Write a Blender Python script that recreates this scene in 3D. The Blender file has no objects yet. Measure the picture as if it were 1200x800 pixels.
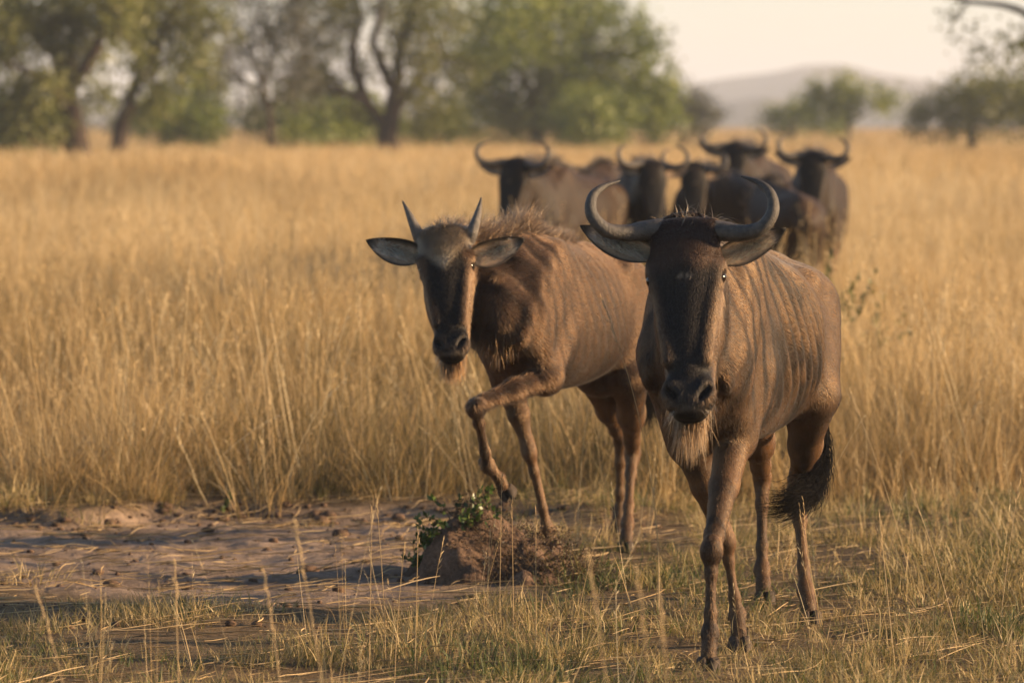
import bpy, bmesh, math, random
import numpy as np
from mathutils import Vector, Matrix

# ------------------------------------------------------------------ camera, sky, sun, exposure
SC = bpy.context.scene
COL = SC.collection
CAM_H, F_PX, HORIZON = 1.6, 5000.0, 145.0
PITCH = math.atan((400.0 - HORIZON) / F_PX)
cam_d = bpy.data.cameras.new('camera')
cam_d.sensor_width = 36.0
cam_d.lens = 36.0 * F_PX / 1200.0
cam_d.clip_start, cam_d.clip_end = 0.1, 20000.0
cam_d.dof.use_dof = True
cam_d.dof.focus_distance = 13.15
cam_d.dof.aperture_fstop = 4.1
cam = bpy.data.objects.new('camera', cam_d)
COL.objects.link(cam)
cam.location = (0, 0, CAM_H)
cam.rotation_euler = (math.pi / 2 - PITCH, 0, 0)
SC.camera = cam

SUN_ELEV = math.radians(14.5)
SUN_AZ = math.radians(-3.0)          # 0 = +X (right), negative = towards the camera
to_sun = Vector((math.cos(SUN_ELEV) * math.cos(SUN_AZ), math.cos(SUN_ELEV) * math.sin(SUN_AZ), math.sin(SUN_ELEV)))
sun_d = bpy.data.lights.new('sun', 'SUN')
sun_d.energy = 5.0
sun_d.angle = math.radians(2.5)
sun_d.color = (1.0, 0.69, 0.39)
sun = bpy.data.objects.new('sun', sun_d)
COL.objects.link(sun)
sun.rotation_euler = to_sun.to_track_quat('Z', 'Y').to_euler()
sun.location = to_sun * 60

world = bpy.data.worlds.new('World')
SC.world = world
world.use_nodes = True
wn = world.node_tree
bg = wn.nodes['Background']
sky = wn.nodes.new('ShaderNodeTexSky')
sky.sky_type = 'NISHITA'
sky.sun_disc = False
sky.sun_elevation = SUN_ELEV
sky.sun_rotation = math.atan2(to_sun.x, to_sun.y)
sky.altitude = 1500.0
sky.air_density = 1.0
sky.dust_density = 1.3
sky.ozone_density = 1.0
wn.links.new(sky.outputs[0], bg.inputs[0])
bg.inputs[1].default_value = 0.070

SC.view_settings.view_transform = 'Standard'
SC.view_settings.look = 'None'
SC.view_settings.gamma = 1.0
SC.view_settings.exposure = 1.42
SC.view_settings.use_curve_mapping = False
SC.render.engine = 'CYCLES'
SC.cycles.use_denoising = True
SC.cycles.use_adaptive_sampling = True
SC.cycles.adaptive_threshold = 0.015
SC.cycles.max_bounces = 4
SC.cycles.diffuse_bounces = 2
SC.cycles.glossy_bounces = 2
SC.cycles.transmission_bounces = 2
SC.cycles.volume_bounces = 1
SC.cycles.transparent_max_bounces = 8
SC.cycles.caustics_reflective = False
SC.cycles.caustics_refractive = False
try:
    SC.cycles_curves.shape = 'RIBBONS'
except Exception:
    pass

# ------------------------------------------------------------------ small helpers
CP, SP = math.cos(PITCH), math.sin(PITCH)
def P(px, py, D):
    """the point at depth D metres (along +Y) that stands at (px, py) of the 1200x800 photograph"""
    u, v = (px - 600.0) / F_PX, (400.0 - py) / F_PX
    dy = CP + v * SP
    dz = -SP + v * CP
    t = D / dy
    return np.array((u * t, D, CAM_H + dz * t))

def unit(v):
    v = np.asarray(v, float)
    return v / np.linalg.norm(v)

def tag(o, label=None, cat=None, group=None, kind=None):
    if label: o['label'] = label
    if cat: o['category'] = cat
    if group: o['group'] = group
    if kind: o['kind'] = kind
    return o

def empty(name, loc=(0, 0, 0), rz=0.0):
    o = bpy.data.objects.new(name, None)
    COL.objects.link(o)
    o.location = loc
    o.rotation_euler = (0, 0, rz)
    o.empty_display_size = 0.2
    return o

def new_mesh(name, verts, faces, mat=None, smooth=True):
    me = bpy.data.meshes.new(name)
    verts = np.asarray(verts, np.float32)
    if isinstance(faces, np.ndarray):
        k = faces.shape[1]
        me.vertices.add(len(verts))
        me.vertices.foreach_set('co', verts.ravel())
        me.loops.add(faces.size)
        me.loops.foreach_set('vertex_index', faces.astype(np.int32).ravel())
        me.polygons.add(len(faces))
        me.polygons.foreach_set('loop_start', np.arange(0, faces.size, k, dtype=np.int32))
        me.polygons.foreach_set('loop_total', np.full(len(faces), k, np.int32))
        me.update(calc_edges=True)
        me.validate()
    else:
        me.from_pydata([tuple(map(float, v)) for v in verts], [], faces)
        me.update()
    if smooth:
        me.polygons.foreach_set('use_smooth', np.ones(len(me.polygons), bool))
    if mat:
        me.materials.append(mat)
    return me

def set_col(me, cols, name='Col'):
    a = me.color_attributes.new(name, 'FLOAT_COLOR', 'POINT')
    c = np.ones((len(cols), 4), np.float32)
    c[:, :3] = cols
    a.data.foreach_set('color', c.ravel())

def link(name, me, parent=None):
    o = bpy.data.objects.new(name, me)
    COL.objects.link(o)
    if parent is not None:
        o.parent = parent
    return o

def copy_tree(o, parent=None):
    c = o.copy()
    COL.objects.link(c)
    c.parent = parent
    for ch in list(o.children):
        copy_tree(ch, c)
    return c

# ---- value noise on arrays
def _hash(i, j, k, seed):
    n = (i * 374761393 + j * 668265263 + k * 2147483647 + seed * 974634777) & 0xFFFFFFFF
    n = ((n ^ (n >> 13)) * 1274126177) & 0xFFFFFFFF
    n = n ^ (n >> 16)
    return (n & 0xFFFF) / 65535.0
def vnoise(p, seed=0):
    p = np.asarray(p, np.float64)
    i = np.floor(p).astype(np.int64)
    f = p - i
    f = f * f * (3 - 2 * f)
    out = 0
    for a in (0, 1):
        for b in (0, 1):
            for c in (0, 1):
                w = (f[:, 0] if a else 1 - f[:, 0]) * (f[:, 1] if b else 1 - f[:, 1]) * (f[:, 2] if c else 1 - f[:, 2])
                out = out + w * _hash(i[:, 0] + a, i[:, 1] + b, i[:, 2] + c, seed)
    return out * 2 - 1
def fbm(p, octaves=3, seed=0):
    p = np.asarray(p, np.float64)
    s, amp = 0, 1.0
    for o in range(octaves):
        s = s + amp * vnoise(p * 2 ** o, seed + o * 17)
        amp *= 0.5
    return s
def sstep(a, b, x):
    t = np.clip((x - a) / (b - a), 0, 1)
    return t * t * (3 - 2 * t)

# ---- materials
def material(name):
    m = bpy.data.materials.new(name)
    m.use_nodes = True
    nt = m.node_tree
    return m, nt, nt.nodes['Principled BSDF']
def N(nt, t, **kw):
    n = nt.nodes.new(t)
    for k, v in kw.items():
        setattr(n, k, v)
    return n
def ramp(nt, fac, stops):
    r = nt.nodes.new('ShaderNodeValToRGB')
    els = r.color_ramp.elements
    while len(els) < len(stops):
        els.new(0.5)
    for e, (p, c) in zip(els, stops):
        e.position = p
        e.color = (*c, 1)
    if fac is not None:
        nt.links.new(fac, r.inputs[0])
    return r
def noise_tex(nt, scale, detail=3, rough=0.55, coord='Object', dist=0.0, scl=None):
    tc = nt.nodes.new('ShaderNodeTexCoord')
    n = nt.nodes.new('ShaderNodeTexNoise')
    n.inputs['Scale'].default_value = scale
    n.inputs['Detail'].default_value = detail
    n.inputs['Roughness'].default_value = rough
    n.inputs['Distortion'].default_value = dist
    src = tc.outputs[coord]
    if scl:
        mp = nt.nodes.new('ShaderNodeMapping')
        mp.inputs['Scale'].default_value = scl
        nt.links.new(src, mp.inputs[0])
        src = mp.outputs[0]
    nt.links.new(src, n.inputs['Vector'])
    return n
def mixc(nt, fac, a, b, mode='MIX'):
    m = nt.nodes.new('ShaderNodeMix')
    m.data_type = 'RGBA'
    m.blend_type = mode
    for i, v in ((0, fac), (6, a), (7, b)):
        if isinstance(v, (int, float)):
            m.inputs[i].default_value = v
        elif isinstance(v, tuple):
            m.inputs[i].default_value = (*v, 1)
        else:
            nt.links.new(v, m.inputs[i])
    return m.outputs[2]
def bump(nt, bs, height, strength, dist):
    b = nt.nodes.new('ShaderNodeBump')
    b.inputs['Strength'].default_value = strength
    b.inputs['Distance'].default_value = dist
    nt.links.new(height, b.inputs['Height'])
    nt.links.new(b.outputs[0], bs.inputs['Normal'])

def tube(pts, radii, n=8, cap=True):
    """tapered tube along a polyline: verts, quads"""
    pts = np.asarray(pts, float)
    m = len(pts)
    radii = np.broadcast_to(np.asarray(radii, float), (m,))
    tan = np.gradient(pts, axis=0)
    tan /= np.linalg.norm(tan, axis=1)[:, None] + 1e-12
    up = np.array((0.31, 0.22, 0.92))
    if abs(tan[0] @ unit(up)) > 0.9:
        up = np.array((1.0, 0.1, 0))
    a = np.cross(tan[0], up); a /= np.linalg.norm(a)
    ang = np.arange(n) * 2 * math.pi / n
    V = []
    for i in range(m):
        a = a - tan[i] * (a @ tan[i]); a /= np.linalg.norm(a) + 1e-12
        b = np.cross(tan[i], a)
        V.append(pts[i] + radii[i] * (np.cos(ang)[:, None] * a + np.sin(ang)[:, None] * b))
    V = np.concatenate(V)
    F = []
    for i in range(m - 1):
        for j in range(n):
            k = (j + 1) % n
            F.append((i * n + j, i * n + k, (i + 1) * n + k, (i + 1) * n + j))
    F = np.array(F)
    return V, F
def join(parts):
    V, F, o = [], [], 0
    for v, f in parts:
        V.append(v); F.append(np.asarray(f) + o); o += len(v)
    return np.concatenate(V), np.concatenate(F)

# ------------------------------------------------------------------ bodies grown from one smooth distance field
def catmull(xs, ys, n):
    """smooth monotone-ish resampling of stations; xs increasing"""
    xs = np.asarray(xs, float); ys = np.asarray(ys, float)
    if ys.ndim == 1: ys = ys[:, None]
    m = np.gradient(ys, xs, axis=0)
    t = np.linspace(xs[0], xs[-1], n)
    i = np.clip(np.searchsorted(xs, t, 'right') - 1, 0, len(xs) - 2)
    h = (xs[i + 1] - xs[i])[:, None]
    u = ((t - xs[i])[:, None]) / h
    h00 = 2 * u ** 3 - 3 * u ** 2 + 1; h10 = u ** 3 - 2 * u ** 2 + u
    h01 = -2 * u ** 3 + 3 * u ** 2; h11 = u ** 3 - u ** 2
    return t, h00 * ys[i] + h10 * h * m[i] + h01 * ys[i + 1] + h11 * h * m[i + 1]

class Body:
    def __init__(self):
        self.prims = []
    def add(self, fn, lo, hi, k, op='u', tagname=''):
        self.prims.append((fn, np.asarray(lo, float), np.asarray(hi, float), k, op, tagname))
    def cone(self, a, b, ra, rb, k=0.03, op='u'):
        a = np.asarray(a, float); b = np.asarray(b, float)
        ab = b - a; L2 = ab @ ab + 1e-12
        def fn(p):
            t = np.clip((p - a) @ ab / L2, 0, 1)
            return np.linalg.norm(p - a - t[:, None] * ab, axis=1) - (ra + (rb - ra) * t)
        r = max(ra, rb)
        self.add(fn, np.minimum(a, b) - r, np.maximum(a, b) + r, k, op)
    def chain(self, pts, rad, k=0.025):
        for i in range(len(pts) - 1):
            self.cone(pts[i], pts[i + 1], rad[i], rad[i + 1], k)
    def ell(self, c, axes, r, k=0.03, op='u'):
        """ellipsoid: axes = 3 orthonormal rows, r = 3 radii"""
        c = np.asarray(c, float); A = np.asarray(axes, float); r = np.asarray(r, float)
        def fn(p):
            q = (p - c) @ A.T
            k0 = np.linalg.norm(q / r, axis=1); k1 = np.linalg.norm(q / (r * r), axis=1) + 1e-9
            return k0 * (k0 - 1) / k1
        e = np.abs(A.T * r).sum(1)
        self.add(fn, c - e, c + e, k, op)
    def loft(self, st, side, k=0.03, p=2.2, n=28, op='u'):
        """st rows: x y z  half_width  r_up  r_down ; side = lateral unit vector"""
        st = np.asarray(st, float)
        seg = np.r_[0, np.cumsum(np.linalg.norm(np.diff(st[:, :3], axis=0), axis=1))]
        _, S = catmull(seg, st, n)
        C = S[:, :3]; side = unit(side)
        T = np.gradient(C, axis=0); T /= np.linalg.norm(T, axis=1)[:, None]
        sd = side - T * (T @ side)[:, None]; sd /= np.linalg.norm(sd, axis=1)[:, None]
        U = np.cross(T, sd)                       # 'up' of the section
        def fn(q):
            best = np.full(len(q), 1e9); bi = np.zeros(len(q), int); bt = np.zeros(len(q))
            for i in range(n - 1):
                ab = C[i + 1] - C[i]; t = np.clip((q - C[i]) @ ab / (ab @ ab), 0, 1)
                d = ((q - C[i] - t[:, None] * ab) ** 2).sum(1)
                m = d < best
                best[m] = d[m]; bi[m] = i; bt[m] = t[m]
            w = bt[:, None]
            def L(A): return A[bi] * (1 - w) + A[bi + 1] * w
            R = L(S[:, 3:6]); c = L(C); s = L(sd); u = L(U); tt = L(T)
            r = q - c
            a = (r * s).sum(1); b = (r * u).sum(1); e = (r * tt).sum(1)
            hw = R[:, 0]; hv = np.where(b > 0, R[:, 1], R[:, 2]); he = np.minimum(hw, hv)
            k0 = ((np.abs(a) / hw) ** p + (np.abs(b) / hv) ** p + (np.abs(e) / he) ** p) ** (1 / p) + 1e-6
            return np.linalg.norm(r, axis=1) * (1 - 1 / k0) - (k0 < 1e-3) * np.minimum(hw, hv)
        rm = S[:, 3:6].max()
        self.add(fn, C.min(0) - rm, C.max(0) + rm, k, op)
    def eval(self, p, margin=0.1):
        d = np.full(len(p), 1.0)
        for fn, lo, hi, k, op, _ in self.prims:
            m = np.all((p > lo - margin) & (p < hi + margin), axis=1)
            idx = np.nonzero(m)[0]
            if not len(idx): continue
            b = fn(p[idx]); a = d[idx]
            if op == 's': b = -b; 
            if op == 'u':
                h = np.clip(0.5 + 0.5 * (b - a) / k, 0, 1)
                d[idx] = b * (1 - h) + a * h - k * h * (1 - h)
            else:
                h = np.clip(0.5 - 0.5 * (b - a) / k, 0, 1)
                d[idx] = b * (1 - h) + a * h + k * h * (1 - h)
        return d
    def mesh(self, xs, ys, zs, project=2):
        B = 4
        def pad(a):
            while (len(a) - 1) % B: a = np.append(a, a[-1] + (a[-1] - a[-2]))
            return a
        xs, ys, zs = pad(xs), pad(ys), pad(zs)
        nx, ny, nz = len(xs), len(ys), len(zs)
        cx, cy, cz = xs[::B], ys[::B], zs[::B]
        G = np.stack(np.meshgrid(cx, cy, cz, indexing='ij'), -1)
        cd = self.eval(G.reshape(-1, 3), 0.14).reshape(G.shape[:3])
        step = B * max(np.diff(xs).max(), np.diff(ys).max(), np.diff(zs).max())
        near = np.abs(cd) < step * 1.15
        blk = np.zeros((len(cx) - 1, len(cy) - 1, len(cz) - 1), bool)
        for a in (0, 1):
            for b in (0, 1):
                for c in (0, 1):
                    blk |= near[a:a + blk.shape[0], b:b + blk.shape[1], c:c + blk.shape[2]]
        full = np.repeat(np.repeat(np.repeat(cd, B, 0), B, 1), B, 2)[:nx, :ny, :nz].astype(np.float32)
        full = np.where(full > 0, 1.0, -1.0).astype(np.float32)
        act = np.zeros((nx, ny, nz), bool)
        bi = np.argwhere(blk)
        o = np.arange(B + 1)
        for dx in o:
            for dy in o:
                for dz in o:
                    act[bi[:, 0] * B + dx, bi[:, 1] * B + dy, bi[:, 2] * B + dz] = True
        ii = np.argwhere(act)
        pts = np.stack((xs[ii[:, 0]], ys[ii[:, 1]], zs[ii[:, 2]]), -1)
        full[act] = self.eval(pts).astype(np.float32)
        # surface nets
        s = full < 0
        c8 = [s[a:nx - 1 + a, b:ny - 1 + b, c:nz - 1 + c] for a in (0, 1) for b in (0, 1) for c in (0, 1)]
        cnt = sum(x.astype(np.int8) for x in c8)
        cells = np.argwhere((cnt > 0) & (cnt < 8))
        idx = np.full((nx - 1, ny - 1, nz - 1), -1, np.int32)
        idx[cells[:, 0], cells[:, 1], cells[:, 2]] = np.arange(len(cells))
        acc = np.zeros((len(cells), 3)); num = np.zeros(len(cells))
        corners = [(a, b, c) for a in (0, 1) for b in (0, 1) for c in (0, 1)]
        def val(o): return full[cells[:, 0] + o[0], cells[:, 1] + o[1], cells[:, 2] + o[2]]
        def pos(o): return np.stack((xs[cells[:, 0] + o[0]], ys[cells[:, 1] + o[1]], zs[cells[:, 2] + o[2]]), -1)
        for i, a in enumerate(corners):
            for b in corners[i + 1:]:
                if sum(abs(x - y) for x, y in zip(a, b)) != 1: continue
                va, vb = val(a), val(b)
                m = (va < 0) != (vb < 0)
                t = np.where(m, va / np.where(m, va - vb, 1), 0)
                acc += m[:, None] * (pos(a) * (1 - t[:, None]) + pos(b) * t[:, None]); num += m
        V = acc / num[:, None]
        F = []
        for ax in range(3):
            sl0 = [slice(1, -1)] * 3; sl1 = [slice(1, -1)] * 3
            sl0[ax] = slice(0, -1); sl1[ax] = slice(1, None)
            A, Bq = s[tuple(sl0)], s[tuple(sl1)]
            e = np.argwhere(A != Bq)
            flip = A[e[:, 0], e[:, 1], e[:, 2]]
            g = e + 1; g[:, ax] -= 1
            o1, o2 = [x for x in range(3) if x != ax]
            def cell(d1, d2):
                h = g.copy(); h[:, o1] += d1; h[:, o2] += d2
                return idx[h[:, 0], h[:, 1], h[:, 2]]
            q = np.stack((cell(-1, -1), cell(0, -1), cell(0, 0), cell(-1, 0)), -1)
            if ax == 1: flip = ~flip
            q[~flip] = q[~flip][:, ::-1]
            F.append(q)
        F = np.concatenate(F)
        F = F[(F >= 0).all(1)]
        for _ in range(project):
            d = self.eval(V)
            g = self.grad(V)
            V = V - np.clip(d, -0.006, 0.006)[:, None] * g
        return V, F
    def grad(self, V, h=0.002):
        g = np.zeros_like(V)
        for a in range(3):
            e = np.zeros(3); e[a] = h
            g[:, a] = self.eval(V + e) - self.eval(V - e)
        return g / (np.linalg.norm(g, axis=1)[:, None] + 1e-9)

def vert_normals(V, F):
    n = np.zeros_like(V)
    fn = np.cross(V[F[:, 2]] - V[F[:, 0]], V[F[:, 3]] - V[F[:, 1]])
    for k in range(4):
        np.add.at(n, F[:, k], fn)
    return n / (np.linalg.norm(n, axis=1)[:, None] + 1e-12)

def hair(name, roots, paths, r0, cols, mat, parent, tip=0.15):
    """roots unused when paths is (n, k, 3); r0 per strand"""
    n, k, _ = paths.shape
    cu = bpy.data.hair_curves.new(name)
    cu.add_curves([k] * n)
    cu.attributes['position'].data.foreach_set('vector', paths.astype(np.float32).ravel())
    ra = cu.attributes.get('radius') or cu.attributes.new('radius', 'FLOAT', 'POINT')
    prof = np.linspace(1, tip, k)[None, :] * np.broadcast_to(r0, (n,))[:, None]
    ra.data.foreach_set('value', prof.astype(np.float32).ravel())
    ca = cu.attributes.new('Col', 'FLOAT_COLOR', 'CURVE')
    c = np.ones((n, 4), np.float32); c[:, :3] = cols
    ca.data.foreach_set('color', c.ravel())
    cu.materials.append(mat)
    return link(name, cu, parent)
# ------------------------------------------------------------------ wildebeest
def coat_material(name, gain=1.0, rough=0.6, bump_s=0.5):
    m, nt, bs = material(name)
    at = N(nt, 'ShaderNodeAttribute', attribute_name='Col')
    n1 = noise_tex(nt, 38, 4, 0.65, scl=(1, 1, 0.45))
    n2 = noise_tex(nt, 260, 2, 0.6, scl=(1, 1, 0.35))
    f = ramp(nt, n1.outputs[0], [(0.28, (0.36, 0.36, 0.36)), (0.72, (0.72, 0.70, 0.68))])
    c = mixc(nt, 1.0, at.outputs[0], f.outputs[0], 'MULTIPLY')
    f2 = ramp(nt, n2.outputs[0], [(0.3, (0.7, 0.7, 0.7)), (0.7, (1.25, 1.25, 1.25))])
    c = mixc(nt, 1.0, c, f2.outputs[0], 'MULTIPLY')
    nt.links.new(c, bs.inputs['Base Color'])
    bs.inputs['Roughness'].default_value = rough
    bs.inputs['Specular IOR Level'].default_value = 0.2
    bump(nt, bs, n2.outputs[0], bump_s, 0.004)
    return m
def hair_material(name, rough=0.48):
    m = bpy.data.materials.new(name); m.use_nodes = True
    nt = m.node_tree; nt.nodes.clear()
    out = N(nt, 'ShaderNodeOutputMaterial')
    at = N(nt, 'ShaderNodeAttribute', attribute_name='Col')
    hi = N(nt, 'ShaderNodeHairInfo')
    f = ramp(nt, hi.outputs['Random'], [(0, (0.32, 0.32, 0.32)), (1, (0.55, 0.54, 0.52))])
    c = mixc(nt, 1.0, at.outputs[0], f.outputs[0], 'MULTIPLY')
    h = N(nt, 'ShaderNodeBsdfHairPrincipled')
    h.parametrization = 'COLOR'
    nt.links.new(c, h.inputs['Color'])
    h.inputs['Roughness'].default_value = rough
    h.inputs['Radial Roughness'].default_value = 0.8
    h.inputs['Random Roughness'].default_value = 0.3
    h.inputs['IOR'].default_value = 1.37
    nt.links.new(h.outputs[0], out.inputs[0])
    return m
def horn_material(name, dark, pale):
    m, nt, bs = material(name)
    at = N(nt, 'ShaderNodeAttribute', attribute_name='Col')
    n1 = noise_tex(nt, 60, 5, 0.65)
    c = ramp(nt, n1.outputs[0], [(0.3, dark), (0.75, pale)])
    nt.links.new(mixc(nt, 1.0, c.outputs[0], at.outputs[0], 'MULTIPLY'), bs.inputs['Base Color'])
    bs.inputs['Roughness'].default_value = 0.55
    n2 = noise_tex(nt, 170, 3, 0.7, scl=(1, 1, 1))
    bump(nt, bs, n2.outputs[0], 0.7, 0.006)
    return m
def plain_material(name, col, rough=0.5, spec=0.5, nscale=30, var=0.25):
    m, nt, bs = material(name)
    n1 = noise_tex(nt, nscale, 4, 0.6)
    lo = tuple(x * (1 - var) for x in col); hi = tuple(min(1, x * (1 + var)) for x in col)
    nt.links.new(ramp(nt, n1.outputs[0], [(0.3, lo), (0.7, hi)]).outputs[0], bs.inputs['Base Color'])
    bs.inputs['Roughness'].default_value = rough
    bs.inputs['Specular IOR Level'].default_value = spec
    bump(nt, bs, n1.outputs[0], 0.3, 0.003)
    return m
M_COAT = coat_material('wildebeest_coat')
M_HAIR = hair_material('wildebeest_hair')
M_DARKHAIR = plain_material('wildebeest_black_hair', (0.0045, 0.0035, 0.003), 0.7, 0.08, 20)
M_HORN = horn_material('horn_keratin', (0.035, 0.030, 0.026), (0.12, 0.10, 0.083))
M_HOOF = plain_material('hoof_keratin', (0.050, 0.037, 0.028), 0.75, 0.2, nscale=60)
M_EYE = plain_material('eye_dark', (0.010, 0.006, 0.004), 0.14, 0.4)
M_NOSE = plain_material('nose_leather', (0.022, 0.02, 0.02), 0.32, 0.5, 180)

Z3 = np.array((0, 0, 1.0))

def ear_mesh(base, tip, across, front, wmax, curl, pal, nt_=14, na=9):
    """a leaf-shaped cupped ear; across = direction of the upper edge"""
    base, tip = np.asarray(base, float), np.asarray(tip, float)
    ax = tip - base; L = np.linalg.norm(ax); ax /= L
    front = unit(front - ax * (front @ ax)); ac = np.cross(front, ax)
    if ac @ across < 0: ac = -ac
    V, C = [], []
    for sidei in (0, 1):
        for i in range(nt_):
            t = i / (nt_ - 1)
            w = wmax * (0.42 + 0.58 * math.sin(math.pi * min(1, t * 1.0 + 0.02) ** 0.75)) * (1 - t ** 7) ** 0.8 + 0.002
            w *= min(1.0, 0.75 + t * 1.2)
            for j in range(na):
                a = -1 + 2 * j / (na - 1)
                th = (0.007 * (1 - abs(a) ** 3) + 0.0015) * (1 - 0.5 * t)
                cup = curl * (abs(a) ** 1.8) * w * (1.5 - 1.1 * t) - 0.012 * math.sin(math.pi * t)
                p = base + ax * L * t + ac * a * w + front * (cup + (th if sidei == 0 else -th)) + ac * (-0.010 * math.sin(t * 3.0))
                V.append(p)
                rim = max(sstep(0.62, 0.95, np.array(abs(a) + 0.12 * (a > 0))), sstep(0.72, 0.95, np.array(t)))
                if sidei == 0:
                    c = pal['ear_in'] * (1 - rim) + pal['ear_rim'] * rim
                    spot = math.exp(-((t - 0.50) / 0.17) ** 2 - ((a - 0.15) / 0.42) ** 2)
                    c = c * (1 - 0.85 * spot)
                else:
                    c = pal['ear_out']
                C.append(c)
    V = np.array(V); C = np.array(C); F = []
    def id_(s, i, j): return s * nt_ * na + i * na + j
    for i in range(nt_ - 1):
        for j in range(na - 1):
            F.append((id_(0, i, j), id_(0, i, j + 1), id_(0, i + 1, j + 1), id_(0, i + 1, j)))
            F.append((id_(1, i, j), id_(1, i + 1, j), id_(1, i + 1, j + 1), id_(1, i, j + 1)))
        for j in (0, na - 1):
            F.append((id_(0, i, j), id_(0, i + 1, j), id_(1, i + 1, j), id_(1, i, j)))
    for j in range(na - 1):
        F.append((id_(0, nt_ - 1, j), id_(0, nt_ - 1, j + 1), id_(1, nt_ - 1, j + 1), id_(1, nt_ - 1, j)))
    return V, np.array(F), C, (base, ax, L, ac, front, wmax)

def horn_mesh(path, radii, n=40, sides=14, rings=0.0):
    path = np.asarray(path, float)
    seg = np.r_[0, np.cumsum(np.linalg.norm(np.diff(path, axis=0), axis=1))]
    _, S = catmull(seg, np.c_[path, radii], n)
    t = np.linspace(0, 1, n)
    r = np.maximum(S[:, 3], 0.0012) * (1 + rings * np.sin(t * 60) * np.clip(1 - t * 1.6, 0, 1))
    V, F = tube(S[:, :3], r, sides)
    tip = S[-1, :3] + unit(S[-1, :3] - S[-2, :3]) * 0.004
    tv = np.repeat(t, sides)
    V = np.r_[V, [tip]]
    F = [tuple(f) for f in F] + [((n - 1) * sides + j, (n - 1) * sides + (j + 1) % sides, len(V) - 1) for j in range(sides)]
    return V, F, np.r_[tv, 1.0]

def hoof_mesh(pos, front, up, s=1.0):
    """cloven hoof: two claws standing at pos (ground contact), pointing front"""
    up = unit(up); front = unit(front - up * (front @ up)); side = np.cross(up, front)
    V, F = [], []
    k = 12
    for sg in (-1, 1):
        o = len(V)
        secs = [(0.0, 0.050, -0.034, 0.0195), (0.005, 0.050, -0.035, 0.021), (0.022, 0.038, -0.030, 0.0195), (0.040, 0.024, -0.024, 0.016), (0.048, 0.012, -0.018, 0.010)]
        for h, fr, bk, w in secs:
            for i in range(k):
                a = 2 * math.pi * i / k
                ca, sa = math.cos(a), math.sin(a)
                x = (fr if ca > 0 else -bk) * (ca if ca < 0 else ca ** 1.0)
                y = w * sa * (1 - 0.45 * max(0, ca) ** 2)
                inner = 0.0215 - (0.008 * max(0, ca))
                V.append(pos + s * (front * x + side * (sg * inner + y) + up * h))
        for r in range(len(secs) - 1):
            for i in range(k):
                j = (i + 1) % k
                F.append((o + r * k + i, o + r * k + j, o + (r + 1) * k + j, o + (r + 1) * k + i))
        F.append(tuple(o + i for i in range(k))[::-1])
        F.append(tuple(o + (len(secs) - 1) * k + i for i in range(k)))
    return np.array(V), F

def sphere_mesh(c, r, n=16, m=10, axes=None):
    V = [];
    for i in range(m + 1):
        th = math.pi * i / m
        for j in range(n):
            ph = 2 * math.pi * j / n
            V.append((math.sin(th) * math.cos(ph), math.sin(th) * math.sin(ph), math.cos(th)))
    V = np.array(V) * np.asarray(r)
    if axes is not None: V = V @ np.asarray(axes)
    F = np.array([(i * n + j, (i + 1) * n + j, (i + 1) * n + (j + 1) % n, i * n + (j + 1) % n) for i in range(m) for j in range(n)])
    return V + np.asarray(c), F

def sample_surface(V, F, n, rng, weight=None):
    T = np.concatenate((F[:, [0, 1, 2]], F[:, [0, 2, 3]]))
    ar = np.linalg.norm(np.cross(V[T[:, 1]] - V[T[:, 0]], V[T[:, 2]] - V[T[:, 0]]), axis=1) * 0.5
    if weight is not None: ar = ar * weight[T].mean(1)
    cs = np.cumsum(ar); i = np.searchsorted(cs, rng.random(n) * cs[-1])
    i = np.clip(i, 0, len(T) - 1)
    a, b = rng.random(n), rng.random(n)
    fl = a + b > 1; a[fl] = 1 - a[fl]; b[fl] = 1 - b[fl]
    w = np.stack((1 - a - b, a, b), -1)
    return T[i], w

def strands(root, d0, length, droop, k, rng, jitter=0.25, curl=0.0):
    """grow strands: start direction d0 bends towards droop vector"""
    n = len(root)
    d0 = d0 + rng.normal(0, jitter, (n, 3)); d0 /= np.linalg.norm(d0, axis=1)[:, None] + 1e-9
    out = np.zeros((n, k, 3)); out[:, 0] = root
    d = d0; step = np.broadcast_to(length, (n,))[:, None] / (k - 1)
    wob = rng.normal(0, 1, (n, 3)) * curl
    for i in range(1, k):
        d = d + droop / (k - 1) + wob * math.sin(i * 1.3) ; d = d / (np.linalg.norm(d, axis=1)[:, None] + 1e-9)
        out[:, i] = out[:, i - 1] + d * step
    return out

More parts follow.
